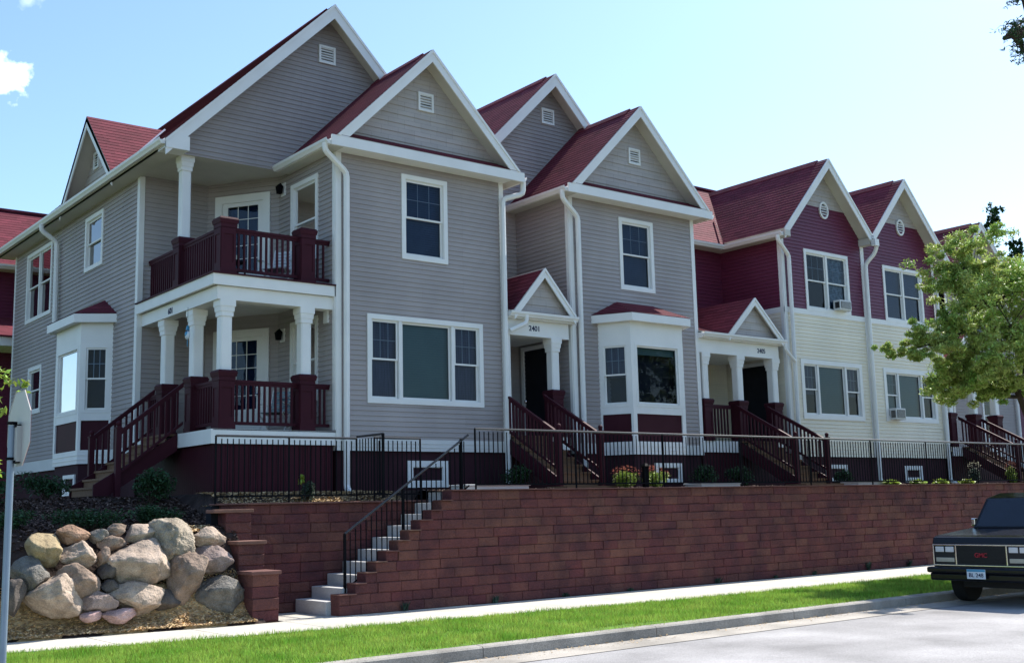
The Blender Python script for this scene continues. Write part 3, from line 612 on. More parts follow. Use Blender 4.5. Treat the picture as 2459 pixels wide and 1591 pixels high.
# left facade
hs = [window(G, L877, 26.29, 27.56, 7.51, 8.84, [(1, 'dh', 'bluecurt', 1)], grid=False, paneM='pane_dull'), window(G, L877, 30.15, 32.4, 6.93, 8.84, [(1, 'dh', 'bluecurt', .5), (1, 'dh', 'bluecurt', .5)], paneM='pane_dull'), window(G, L877, 30.74, 31.92, 4.42, 5.68, [(1, 'dh', None, 0)], grid=False, paneM='pane_dull')]
wall(G, L877, [(24.0, SB), (33.6, SB), (33.6, 9.04), (24.0, 9.04)], holes=hs)
board(G, L877, 24.0, 24.12, SB, 9.04, .025); board(G, FRONT(24.0), 8.745, 8.86, SB, 9.04, .025); board(G, L877, 33.5, 33.6, SB, 9.04, .025); board(G, L877, 24.1, 33.5, SB, SB+.28, .02, 'water_table', 'band')
bay(G, L877, 26.7, .88, .37, .6, 2.88, 6.02, 6.62, [(1, 'fix', None, 0)], spec=[(1, 'dh', None, 0)], frontpane='pane_bright')
# dormer on the left slope
dz0 = 9.2; LD = LEFT(8.77)
b = MB(); b.strips(LD, [(26.57-1.7, 9.3), (26.57+1.7, 9.3), (26.57, 10.98)], .2, .013, 9.3); b.build('gable_wall', 'shake', G); vent(G, LD, 26.9, 10.15, .36, .42)
for sgn in (-1, 1): slope(G, (8.37, 26.57+sgn*1.9, 11.08-1.9), (1, 0, 0), (0, -sgn, 1), [(0, 0), (.0, 0), (1.9, 1.9*math.sqrt(2)), (0, 1.9*math.sqrt(2))], name='roof_slope')
b = MB()
for sgn in (-1, 1): b.prism(LEFT(8.4), [(26.57, 10.80), (26.57+sgn*1.85, 8.95), (26.57+sgn*1.85, 9.2), (26.57, 11.07)], 0, .03)
b.build('rake_board', 'white', G)
b = MB(); b.hexa([(8.5, 24.70, 9.28), (8.5, 24.78, 9.33), (10.25, 26.53, 11.10), (10.25, 26.45, 11.05), (8.5, 24.70, 9.30), (8.5, 24.78, 9.35), (10.25, 26.53, 11.12), (10.25, 26.45, 11.07)]); b.build('valley_flashing', 'flash', G)
# eave soffits and gutters
b = MB(); b.box(8.37, 8.8, 22.0, 34.0, 9.03, 9.06); b.box(8.37, 8.40, 21.62, 34.0, 9.03, 9.2); b.build('soffit', 'soffit', G)
b = MB(); b.box(8.5, 11.5, 22.02, 24.5, 9.06, 9.1); b.build('porch_ceiling', 'soffit', G)
gutter(G, (8.37, 21.62, 9.19), (8.37, 34.0, 9.19), (-1, 0, 0))
for xl, a in ((11.03, 1), (17.32, 1)): gutter(G, (xl, 19.62, 9.13), (xl, 22.0, 9.13), (-1, 0, 0)); b = MB(); b.box(xl+.021, xl+.31, 19.62, 22.0, 9.004, 9.024); b.box(xl, xl+.02, 19.62, 22.0, 9.0, 9.12); b.build('soffit', 'soffit', G)
for xr in (15.95, 22.24): gutter(G, (xr, 22.0, 9.13), (xr, 19.62, 9.13), (1, 0, 0)); b = MB(); b.box(xr-.31, xr-.002, 19.62, 22.0, 9.004, 9.024); b.build('soffit', 'soffit', G)
downspout(G, [(10.95, 19.75, 9.05), (10.95, 19.75, 8.9), (11.52, 19.88, 8.55), (11.52, 19.9, 2.15), (11.50, 19.7, 2.05)])
downspout(G, [(16.02, 19.7, 9.05), (16.02, 19.7, 8.75), (15.56, 19.88, 8.6), (15.56, 19.9, 2.2), (15.5, 19.7, 2.05)])
downspout(G, [(17.24, 19.75, 9.05), (17.24, 19.75, 8.85), (17.82, 19.88, 8.5), (17.82, 19.9, 2.2), (17.8, 19.7, 2.05)])
downspout(G, [(8.28, 29.55, 9.08), (8.28, 29.55, 8.92), (8.66, 29.5, 8.65), (8.66, 29.45, 6.3)], name='downspout')
downspout(G, [(8.7, 27.9, 2.9), (8.7, 27.9, 2.1)], .05)
for s_ in [(11.38, 15.62, 20.05, 24), (17.67, 21.9, 20.05, 24), (8.82, 12.0, 24.05, 33.4), (12, 21.9, 22.1, 30)]: foundation(G, [s_])
bf = MB(); bf.prism(Fr((0, 0, 0), (1, 0, 0), (0, 1, 0), (0, 0, 1)), [(18.48, 20.04), (18.88, 19.34), (20.56, 19.34), (20.96, 20.04)], 1.9, 2.86); bf.build('foundation', 'found', G); bf = MB(); bf.prism(Fr((0, 0, 0), (1, 0, 0), (0, 1, 0), (0, 0, 1)), [(8.81, 25.5), (8.21, 25.87), (8.21, 27.53), (8.81, 27.9)], 1.9, 2.88); bf.build('foundation', 'found', G)
window(G, FRONT(20.05), 13.03, 14.04, 2.16, 2.71, [(1, 'fix', 'curtain', 1)], tw=.13, name='basement_window'); window(G, FRONT(19.34), 19.5, 20.4, 2.18, 2.66, [(1, 'fix', None, 0)], tw=.1, name='basement_window')
window(G, LEFT(8.21), 26.0, 26.8, 2.2, 2.66, [(1, 'fix', None, 0)], tw=.08, name='basement_window')
backer(G, [(11.5, 15.5, 21.0, 33, 2.2, 9.0), (17.75, 21.8, 21.0, 33, 2.2, 9.0), (9.6, 21.8, 24.8, 33.4, 2.2, 9.0), (11.6, 15.4, 20.2, 21.0, 8.85, 9.2), (17.9, 21.7, 20.2, 21.0, 8.85, 9.2), (9.8, 21, 22.9, 33.5, 9.1, 10.0)])
# ---- corner porch
DT = 3.27; UT = 6.21
b = MB(); b.box(8.73, 11.33, 20.0, 20.04, 3.0, DT); b.box(8.73, 8.77, 20.04, 24.0, 3.0, DT); b.box(8.77, 11.5, 20.04, 24.0, 3.15, DT-.02); b.build('porch_deck', 'white', G)
b = MB(); b.box(8.77, 11.33, 20.0, 24, DT-.019, DT-.004); b.build('deck_boards', 'wood', G)
b = MB(); b.box(8.73, 11.33, 20.0, 20.04, 5.98, UT); b.box(8.73, 8.77, 20.04, 24.0, 5.98, UT); b.box(8.77, 11.33, 20.04, 23.99, 6.0, UT-.02); b.box(8.85, 11.33, 20.08, 20.34, 5.72, 5.98); b.box(8.85, 9.11, 20.345, 23.98, 5.72, 5.98); b.build('balcony_beam', 'white', G)
b = MB(); b.box(8.70, 11.33, 19.97, 24, UT-.019, UT+.012); b.build('balcony_deck', 'burg', G)
b = MB(); n = 26
for k in range(n): x = 8.85+2.45*k/n; b.box(x+.004, x+2.45/n-.004, 20.06, 20.085, 1.95, 3.0)
n = 40
for k in range(n): y = 20.09+3.8*k/n; b.box(8.83, 8.86, y+.004, y+3.8/n-.004, 1.95, 3.0)
b.build('porch_skirt', 'burg', G)
for x, y in ((9.07, 20.24), (10.75, 20.24), (9.05, 21.5), (9.05, 22.98)): pedestal(G, x, y, DT, 4.385); column(G, x, y, 4.385, 5.72)
for x, y in ((9.07, 20.26), (10.77, 20.26), (9.05, 22.24)): pedestal(G, x, y, UT, 7.33, .15)
column(G, 9.05, 22.24, 7.33, 9.06, .10)
for A, B, z in (((9.22, 20.24), (10.6, 20.24), DT), ((10.9, 20.24), (11.31, 20.24), DT), ((9.0, 20.4), (9.0, 21.35), DT), ((9.0, 23.13), (9.0, 23.95), DT), ((9.22, 20.24), (10.62, 20.24), UT), ((10.92, 20.24), (11.31, 20.24), UT), ((9.0, 20.41), (9.0, 22.09), UT), ((9.0, 22.39), (9.0, 23.95), UT)):
    railing(G, (*A, z), (*B, z), .95)
steps(G, 7.15, 8.72, 21.6, 22.9, 7, 2.1, DT, d='x')
for y in (21.5, 23.0): newel(G, 7.55, y, 2.05, 3.48 if y < 22 else 3.4); railing(G, (7.55, y, 2.34), (8.8, y, 3.33), .95, .12)
# porch back walls: left return, diagonal wall with doors
wall(G, FRONT(24.0), [(8.77, SB), (10.31, SB), (10.31, 9.08), (8.77, 9.08)])
A = Vector((10.31, 24.0, 0)); B = Vector((11.33, 22.485, 0)); ud = (B-A).normalized(); FD = Fr(A, ud, (0, 0, 1), (ud.y, -ud.x, 0)); DL = (B-A).length
wall(G, FD, [(0, SB), (DL, SB), (DL, 9.08), (0, 9.08)], holes=[(.3, DL-.28, DT, 5.6), (.3, DL-.28, UT, 8.66)])
door(G, FD, .22, DL-.22, DT, 5.70, (3.95, 5.45), tw=.17); door(G, FD, .22, DL-.22, UT, 8.76, (7.0, 8.5), tw=.17)
for z in (8.74, 5.5):   # wall lanterns by the porch doors
    l = MB(); f = LW(11.33); l.bf(f, 22.16, 22.36, z-.16, z+.13, 0, .03); o = l.build('wall_lantern', 'white', G); k = MB(); c = f.p(22.26, z, .12); k.tube([f.p(22.26, z+.05, .03), f.p(22.26, z+.12, .1), f.p(22.26, z+.1, .12)], .012, 6); k.frustum(c.x, c.y, z+.03, z+.1, .07, .015); k.frustum(c.x, c.y, z-.12, z+.03, .045, .06); k.build('lantern_body', 'iron', o)
l = MB(); l.bf(LW(11.33), 20.25, 20.42, 5.48, 5.72, 0, .05); l.build('utility_box', 'white', G)
# house numbers
text('house_number', '601', .17, 'ink', G, (8.85, 22.36, 5.82), (0, -1, 0), (0, 0, 1), (-1, 0, 0))
# ---- small gabled entry porches
def entry(par, xl, xr, cols, gx, ghw, numx, num, stx, wallm, y=20.0, zb=GR, beamR=None, apex=7.12, pil=None, yrec=22.0):
    b = MB(); b.box(xl, xr, y, y+.22, 5.56, 5.9); b.box(xl, xr, y-.012, y+.24, 5.54, 5.56); b.build('porch_beam', 'white', par)
    b = MB(); b.box(xl, xr, y+.2, yrec, 5.62, 5.66); b.build('porch_ceiling', 'white', par)
    gutter(par, (xl-.02, y-.13, 6.05), (xr+.12, y-.13, 6.05), (0, -1, 0))
    b = MB(); b.box(xl-.02, xr+.12, y-.13, y+.03, 5.9, 6.04); b.build('porch_fascia', 'white', par)
    dep = yrec-(y-.15); slope(par, (xl-.02, y-.16, 6.07), (1, 0, 0), (0, 1, .30), [(0, 0), (xr-xl+.14, 0), (xr-xl+.14, dep*1.044), (0, dep*1.044)], th=.03, name='porch_roof')
    dz = (apex-6.06)/ghw; k = math.sqrt(1+dz*dz)
    for sgn in (-1, 1): slope(par, (gx+sgn*ghw, y-.2, 6.06), (0, 1, 0), (-sgn, 0, dz), [(0, 0), (yrec-y+.2, 0), (yrec-y+.2, ghw*k), (0, ghw*k)], th=.05, name='porch_roof')
    wall(par, FRONT(y-.06), [(gx-ghw+.1, 6.06), (gx+ghw-.1, 6.06), (gx, apex-.12)], 'shake', course=.2, vref=6.06, name='porch_gable'); rake(par, gx, apex, dz, ghw-.02, ghw-.02, y-.2, .15)
    for cx in cols: pedestal(par, cx, y+.14, DT, 4.35, .15); column(par, cx, y+.14, 4.35, 5.55, .112)
    if pil: b = MB(); b.box(pil, pil+.13, y+.02, y+.3, DT, 5.54); b.build('pilaster', 'white', par)
    b = MB(); b.box(xl, xr, y+.02, yrec, 3.12, DT); b.box(xl, xr, y, y+.04, 2.98, DT); b.build('porch_deck', 'white', par)
    b = MB(); b.box(xl, xr, y+.05, y+.09, zb-.1, 2.98); b.build('porch_skirt', 'burg', par)
    s0, s1 = stx; yb = y-1.8; steps(par, s0, s1, yb+.05, y, 7, zb, DT); b = MB(); b.box(s0-.15, s1+.15, yb-.35, yb+.3, zb-.1, zb+.03); b.build('stair_pad', 'wood', par)
    for x in (s0-.04, s1+.04): newel(par, x, yb, zb, zb+1.32); railing(par, (x, yb, zb+.22), (x, y+.05, DT+.04), .93, .12)
    if num: text('house_number', num, .17, 'ink', par, (numx, y, 5.72), (1, 0, 0), (0, 0, 1), (0, -1, 0))
entry(G, 15.66, 17.52, [17.13], 16.66, .93, 16.49, '2401', (15.62, 16.72), 'siding', pil=15.66)
b = MB(); downspout(G, [(16.1, 19.79, 5.98), (16.1, 19.79, 5.8), (15.66, 19.85, 5.6)], .05)
# =================== BURGUNDY AND CREAM TOWNHOUSE ===================
Bh = thing('townhouse', (27.5, 20, 2.0), 'burgundy and cream sided townhouse with twin gables and round vents, middle of the row', 'house')
MM = dict(low='cream', mid='burg_siding', gable='shake')
w1 = [window(Bh, F20, 26.5, 28.57, 7.03, 8.82, [(1, 'dh', None, 0), (1, 'dh', 'patterned', 1)], grid=True), window(Bh, F20, 26.06, 28.90, 3.94, 5.62, [(.6, 'dh', 'curtain', .6), (1.2, 'fix', 'blind', 1), (.6, 'dh', 'curtain', .6)], tw=.13)]
w2 = [window(Bh, F20, 30.32, 32.42, 7.02, 8.77, [(1, 'dh', 'bluecurt', 1), (1, 'dh', 'bluecurt', 1)], grid=False), window(Bh, F20, 29.98, 32.75, 3.97, 5.58, [(.6, 'dh', 'blind', 1), (1.2, 'fix', 'blind', 1), (.6, 'dh', None, .6)], tw=.13)]
wing(Bh, 25.5, 29.32, 20, 11.53, 1.07, MM, pent=False, holes=w1, yb=24.4, rakeL=2.2, rakeR=1.95, xR=29.32); wing(Bh, 29.32, 33.14, 20, 11.53, 1.07, MM, pent=False, holes=w2, yb=24.4, rakeL=1.95, rakeR=2.2, xL=29.32)
for x0, x1 in ((25.5, 33.14),): board(Bh, F20, x0, x1, 6.9, 7.05, .03, 'band_board')
for x0, x1 in ((25.5, 25.62), (29.24, 29.40), (33.02, 33.14)): board(Bh, F20, x0, x1, SB, 9.3, .026)
vent(Bh, F20, 27.57, 10.08, .42, .52, True); vent(Bh, F20, 31.44, 10.08, .42, .52, True)
for x, F in ((25.5, LW), (33.14, RW)):
    wall(Bh, F(x), [(20.0, SB), (22.2, SB), (22.2, 6.9), (20.0, 6.9)], 'cream', holes=[(20.62, 21.68, 3.2, 5.5)] if x < 30 else []); wall(Bh, F(x), [(20.0, 7.05), (22.2, 7.05), (22.2, 9.1), (20.0, 9.1)], 'burg_siding'); board(Bh, F(x), 20.0, 20.1, SB, 9.1, .02); board(Bh, F(x), 20.1, 22.2, 6.9, 7.05, .02, 'band_board')
for x0, x1 in ((21.94, 25.5), (33.14, 36.7)):
    wall(Bh, FRONT(22.2), [(x0, 6.2), (x1, 6.2), (x1, 9.1), (x0, 9.1)], 'burg_siding'); wall(Bh, FRONT(22.2), [(x0, 3.2), (x1, 3.2), (x1, 6.2), (x0, 6.2)], 'cream')
door(Bh, LW(25.5), 20.55, 21.75, 3.25, 5.58, None, 'dark')
slope(Bh, (21.9, 21.78, 9.12), (1, 0, 0), (0, 1, 1), [(0, 0), (14.8, 0), (14.8, 3.65), (0, 3.65)]); slope(Bh, (36.7, 33, 9.1), (-1, 0, 0), (0, -8.6, 2.6), [(0, 0), (14.8, 0), (14.8, 8.98), (0, 8.98)])
b = MB(); b.box(21.9, 36.7, 24.25, 24.45, 11.66, 11.73); b.build('ridge_vent', 'shingle', Bh)
gutter(Bh, (21.95, 21.8, 9.08), (25.2, 21.8, 9.08), (0, -1, 0)); gutter(Bh, (25.2, 19.62, 9.08), (25.2, 21.9, 9.08), (-1, 0, 0)); gutter(Bh, (33.44, 19.62, 9.08), (33.44, 21.9, 9.08), (1, 0, 0))
b = MB(); b.box(21.94, 25.5, 21.8, 22.2, 8.97, 8.99); b.build('soffit', 'soffit', Bh); b = MB(); b.box(25.2, 25.5, 19.62, 22.2, 8.961, 8.985); b.box(25.2, 25.22, 19.62, 21.8, 8.99, 9.08); b.box(25.19, 25.42, 19.555, 19.6, 8.96, 9.12); b.build('soffit', 'soffit', Bh); b = MB(); b.box(33.14, 33.44, 19.62, 22.2, 8.96, 8.985); b.box(33.22, 33.45, 19.555, 19.6, 8.96, 9.12); b.build('soffit', 'soffit', Bh); b = MB(); b.box(29.2, 29.44, 19.61, 20.0, 9.2, 9.4); b.build('soffit', 'soffit', Bh)
b = MB(); b.box(29.22, 29.42, 19.42, 19.56, 9.14, 9.34); b.build('conductor_head', 'white', Bh)
b = MB(); b.hexa([(24.98, 21.62, 9.14), (25.06, 21.70, 9.16), (26.0, 22.78, 10.18), (25.9, 22.70, 10.14), (24.98, 21.62, 9.17), (25.06, 21.70, 9.19), (26.0, 22.78, 10.21), (25.9, 22.70, 10.17)]); b.build('valley_flashing', 'flash', Bh)
downspout(Bh, [(25.1, 19.75, 8.98), (25.1, 19.75, 8.85), (25.7, 19.88, 8.5), (25.7, 19.9, 2.3), (25.7, 19.7, 2.1)]); downspout(Bh, [(29.4, 19.5, 9.15), (29.42, 19.6, 8.95), (29.32, 19.88, 8.65), (29.32, 19.9, 2.2), (29.4, 19.65, 2.1)]); downspout(Bh, [(33.5, 19.7, 9.0), (33.5, 19.7, 8.8), (33.05, 19.88, 8.5), (33.05, 19.9, 2.2), (33.05, 19.7, 2.1)])
foundation(Bh, [(25.55, 33.09, 20.05, 24), (21.95, 36.7, 22.3, 24)])
window(Bh, FRONT(20.05), 26.95, 27.95, 2.2, 2.68, [(1, 'fix', None, 0)], tw=.1, name='basement_window'); window(Bh, FRONT(20.05), 30.8, 31.72, 2.18, 2.66, [(1, 'fix', None, 0)], tw=.12, name='basement_window')
backer(Bh, [(25.6, 33.0, 20.9, 30, 2.2, 9.0), (22.0, 36.6, 23.1, 33, 2.2, 9.0)])
entry(Bh, 21.96, 25.15, [22.2, 23.55, 25.0], 24.0, 1.12, 24.42, '2405', (23.38, 24.58), 'cream', yrec=22.2)
railing(Bh, (22.38, 20.16, DT), (23.22, 20.16, DT), .95); downspout(Bh, [(25.2, 19.8, 5.98), (25.2, 19.8, 5.8), (25.62, 19.82, 5.5)], .05)
entry(Bh, 33.49, 36.68, [36.44, 35.1, 33.64], 34.64, 1.12, 34.22, '', (34.06, 35.26), 'cream', yrec=22.2)
# =================== FAR GREY TOWNHOUSE ===================
E5 = thing('townhouse', (38.8, 21.8, 2.0), 'far grey townhouse partly hidden behind the street tree', 'house')
w5 = [window(E5, FRONT(21.8), 38.6, 39.5, 3.6, 5.5, [(1, 'dh', None, 0)]), window(E5, FRONT(21.8), 38.2, 39.5, 6.9, 8.8, [(1, 'dh', 'bluecurt', 1)])]
wing(E5, 36.72, 41.0, 21.8, 11.57, 1.0, dict(low='siding', gable='shake'), holes=w5, yb=25); board(E5, FRONT(21.8), 36.72, 41.0, SB, SB+.24, .02, 'water_table', 'band')
for x in (36.72, 40.88): board(E5, FRONT(21.8), x, x+.12, SB, 9, .025)
foundation(E5, [(36.77, 40.9, 21.85, 24)]); downspout(E5, [(41.3, 21.5, 9.05), (41.3, 21.5, 8.8), (40.9, 21.7, 8.5), (40.9, 21.7, 2.2)]); wall(E5, RW(41.0), [(21.8, SB), (26, SB), (26, 9.1), (21.8, 9.1)])
ygable(E5, 37.9, 12.6, 1, 3.6, 24.6, 34); backer(E5, [(36.85, 40.9, 22.8, 33, 2.2, 9.0)])
B6 = thing('townhouse', (46, 22, 2.0), 'burgundy townhouse at the far right end behind the tree', 'house')
wall(B6, FRONT(22.0), [(41.2, SB), (54, SB), (54, 9.1), (41.2, 9.1)], 'burg_siding'); slope(B6, (41.0, 21.6, 9.1), (1, 0, 0), (0, 1, .85), [(0, 0), (13, 0), (13, 3.8), (0, 3.8)]); wing(B6, 44.2, 48.0, 20.4, 11.2, 1.07, MM, pent=False, yb=24.4); foundation(B6, [(41.25, 54, 22.05, 24), (44.3, 47.9, 20.45, 22)]); backer(B6, [(41.3, 53.8, 22.2, 30, 2.2, 9.0)])
# =================== LEFT NEIGHBOUR ===================
N = thing('townhouse', (9, 35.4, 2.0), 'burgundy neighbouring house with a sunlit red roof at the left edge', 'house')
wall(N, FRONT(35.4), [(6.9, SB-1), (13, SB-1), (13, 9.1), (6.9, 9.1)], 'burg_siding'); slope(N, (6.7, 35.0, 9.12), (1, 0, 0), (0, 1, .98), [(0, 0), (6.3, 0), (6.3, 3.1), (0, 3.1)]); slope(N, (13, 44, 9.12), (-1, 0, 0), (0, -6.8, 2.15), [(0, 0), (6.3, 0), (6.3, 7.13), (0, 7.13)])
b = MB(); b.box(6.7, 13, 37.1, 37.3, 11.24, 11.32); b.build('ridge_vent', 'shingle', N)
gutter(N, (6.7, 35.0, 9.08), (13, 35.0, 9.08), (0, -1, 0)); b = MB(); b.box(6.7, 13, 35.0, 35.4, 8.95, 8.98); b.build('soffit', 'soffit', N); backer(N, [(7.0, 12.8, 35.7, 43, 2, 9.0)])
b = MB(); b.box(7.6, 9.2, 33.9, 35.4, 6.55, 6.8); b.build('porch_fascia', 'white', N); b = MB(); b.hexa([(7.5, 33.8, 6.8), (9.2, 33.8, 6.8), (9.2, 35.4, 6.8), (7.5, 35.4, 6.8), (7.5, 33.8, 6.84), (9.2, 33.8, 6.84), (9.2, 35.4, 7.6), (7.5, 35.4, 7.6)]); b.build('porch_roof', 'shingle', N)
# =================== BOULDERS ===================
BL = dict(o='long orange brown boulder, left end of the top row', g='', b='', t='')
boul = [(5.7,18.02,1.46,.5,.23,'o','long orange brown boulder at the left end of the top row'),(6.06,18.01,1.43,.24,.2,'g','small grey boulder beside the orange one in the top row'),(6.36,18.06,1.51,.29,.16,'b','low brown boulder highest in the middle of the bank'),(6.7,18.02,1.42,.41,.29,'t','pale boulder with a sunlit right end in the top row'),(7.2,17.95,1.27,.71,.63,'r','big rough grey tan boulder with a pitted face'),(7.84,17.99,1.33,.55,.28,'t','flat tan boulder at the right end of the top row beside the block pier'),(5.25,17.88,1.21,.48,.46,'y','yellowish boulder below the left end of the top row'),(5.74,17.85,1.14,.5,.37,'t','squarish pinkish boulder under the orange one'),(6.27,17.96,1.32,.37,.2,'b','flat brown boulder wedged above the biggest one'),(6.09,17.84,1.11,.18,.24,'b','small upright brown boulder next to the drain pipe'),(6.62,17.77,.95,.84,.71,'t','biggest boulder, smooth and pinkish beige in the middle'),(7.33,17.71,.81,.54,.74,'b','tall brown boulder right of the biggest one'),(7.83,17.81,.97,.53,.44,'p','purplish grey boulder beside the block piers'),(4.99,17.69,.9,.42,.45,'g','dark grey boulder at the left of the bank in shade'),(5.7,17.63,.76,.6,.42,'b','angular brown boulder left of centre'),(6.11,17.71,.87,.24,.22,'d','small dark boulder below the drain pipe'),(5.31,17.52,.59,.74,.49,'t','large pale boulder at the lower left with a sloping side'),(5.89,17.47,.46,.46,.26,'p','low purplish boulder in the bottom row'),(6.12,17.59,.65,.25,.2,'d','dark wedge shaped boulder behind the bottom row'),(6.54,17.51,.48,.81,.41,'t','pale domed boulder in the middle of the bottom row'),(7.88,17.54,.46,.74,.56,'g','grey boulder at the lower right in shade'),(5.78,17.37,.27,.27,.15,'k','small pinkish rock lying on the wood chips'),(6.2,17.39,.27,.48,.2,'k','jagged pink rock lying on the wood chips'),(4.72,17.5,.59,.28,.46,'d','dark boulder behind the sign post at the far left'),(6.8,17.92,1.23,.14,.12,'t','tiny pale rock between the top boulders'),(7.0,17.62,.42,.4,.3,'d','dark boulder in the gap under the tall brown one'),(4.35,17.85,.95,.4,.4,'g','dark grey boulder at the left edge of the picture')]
for i, (x, y, z, bw_, bh, c, lab) in enumerate(boul):
    r = random.Random(i*13+5); bm = bmesh_ico(5 if bw_ > .45 else 4); a, h, dp = bw_/2*1.33, bh/2*1.36, min(bw_, bh)*.68
    pl = [(Vector((r.uniform(-1, 1), r.uniform(-1, .3), r.uniform(-1, 1))).normalized(), r.uniform(.54, .82)) for _ in range(14)]; off = Vector((i*7.1, i*3.3, i))
    b = MB(); V, F = bm; out = []
    for v in V:
        v = Vector(v)
        e = 2.5; q = (abs(v.x)**e+abs(v.y)**e+abs(v.z)**e)**(1/e); v = v/q*.98
        for n, d in pl:
            s = v.dot(n)
            if s > d: v = v - n*(s-d)*.9
        v += v.normalized()*(.10*noise.noise(v*1.7+off)+.045*noise.noise(v*5+off)+(.06 if c in 'rk' else .028)*noise.noise(v*11+off)+.012*noise.noise(v*24+off)); out.append((x+v.x*a, y+v.y*dp, z+v.z*h))
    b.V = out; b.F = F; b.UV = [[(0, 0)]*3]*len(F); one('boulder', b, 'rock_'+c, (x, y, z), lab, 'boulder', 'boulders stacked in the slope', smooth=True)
b = MB(); b.tube([(6.16, 17.9, 1.03), (6.16, 17.66, 1.02)], .05, 16, cap=False); b.tube([(6.16, 17.662, 1.02), (6.16, 17.9, 1.03)], .04, 16, cap=False)
for k in range(16):
    a, c2 = 2*PI*(k+.5)/16, 2*PI*(k+1.5)/16; b.face([(6.16+.05*math.cos(a), 17.66, 1.02+.05*math.sin(a)), (6.16+.05*math.cos(c2), 17.66, 1.02+.05*math.sin(c2)), (6.16+.04*math.cos(c2), 17.66, 1.02+.04*math.sin(c2)), (6.16+.04*math.cos(a), 17.66, 1.02+.04*math.sin(a))])
one('drain_pipe', b, 'alu', (6.16, 17.7, 1.0), 'short grey drain pipe poking out between the boulders', 'pipe')
# =================== CHIPS, GRASS ===================
def chips(name, m, n, fx, size=.035):
    b = MB()
    for _ in range(n):
        x, y, z, s = fx(); a = random.uniform(0, PI); t = random.uniform(-.5, .5); d = Vector((math.cos(a), math.sin(a), t)).normalized()*size*random.uniform(.5, 1.3)*s; e = Vector((-math.sin(a), math.cos(a), random.uniform(-.4, .4)))*size*.32*s; p = Vector((x, y, z+random.uniform(.004, .02))); h = Vector((0, 0, .006))
        b.face([p-d-e+h*0, p+d-e, p+d+e, p-d+e])
    o = b.build(name, m); o['kind'] = 'stuff'; return o
def f1_():
    x = random.uniform(1.5, 8.25); y = random.uniform(y_out(x)+.0, y_out(x)+.75); return x, y, hgt(x, y)+.02, 1
chips('wood_chips', 'chip', 26000, f1_, .028)
def f2_():
    x = random.uniform(7.0, 8.0); y = random.uniform(18.0, 18.4); return x, y, 1.42+.08*sm((y-18)/.4)+.02, .9
chips('wood_chips', 'chip', 900, f2_, .03)
def f3_():
    x = random.uniform(3, 8.4); y = random.uniform(y_out(x)+1.0, 24); return x, y, hgt(x, y), 1
chips('dark_mulch', 'darkchip', 22000, f3_, .035)
def f4_():
    x = random.uniform(12.4, 40); y = random.uniform(17.34, 18.6); return x, y, hgt(x, y), 1
chips('dark_mulch', 'darkchip', 12000, f4_, .035)
def f5_():
    x = random.uniform(8.4, 12.3); y = random.uniform(18.74, 20); return x, y, max(hgt(x, y), 1.85), 1
chips('wood_chips', 'mulch', 5000, f5_, .03)
def f6_():
    x = random.uniform(5, 26); return x, 11.84-abs(random.gauss(0, .16)), -.143, random.choice((.5, .7, 1.6))
chips('gutter_grit', 'mulch', 1800, f6_, .012)
b = MB(); rr = random.Random(3)
for _ in range(190000):
    x = 3.0+27*rr.random()**1.35; y = rr.uniform(12.0, y_in(x))
    nz_ = noise.noise(Vector((x*1.3, y*1.3, 0)))+.5*noise.noise(Vector((x*5, y*5, 2)))
    if rr.random() < (.10+.85*max(0, .12-nz_)) * (1.6 if y < 12.35 else .55): continue
    if (x-11.9)**2*.5+(y-12.25)**2*5 < .25 and rr.random() < .85: continue
    h = rr.uniform(.035, .085)*(1+.5*nz_); a = rr.uniform(0, 2*PI); wd = rr.uniform(.003, .006); lx, ly = rr.gauss(0, .025), rr.gauss(0, .025); dx, dy = math.cos(a)*wd, math.sin(a)*wd
    if y > y_in(x)-.06: y += abs(rr.gauss(0, .03))
    if y < 12.06: y -= abs(rr.gauss(0, .035)); ly -= .02
    b.face([(x-dx, y-dy, -.012), (x+dx, y+dy, -.012), (x+lx, y+ly, -.012+h)])
o = b.build('grass', 'grass'); o['kind'] = 'stuff'
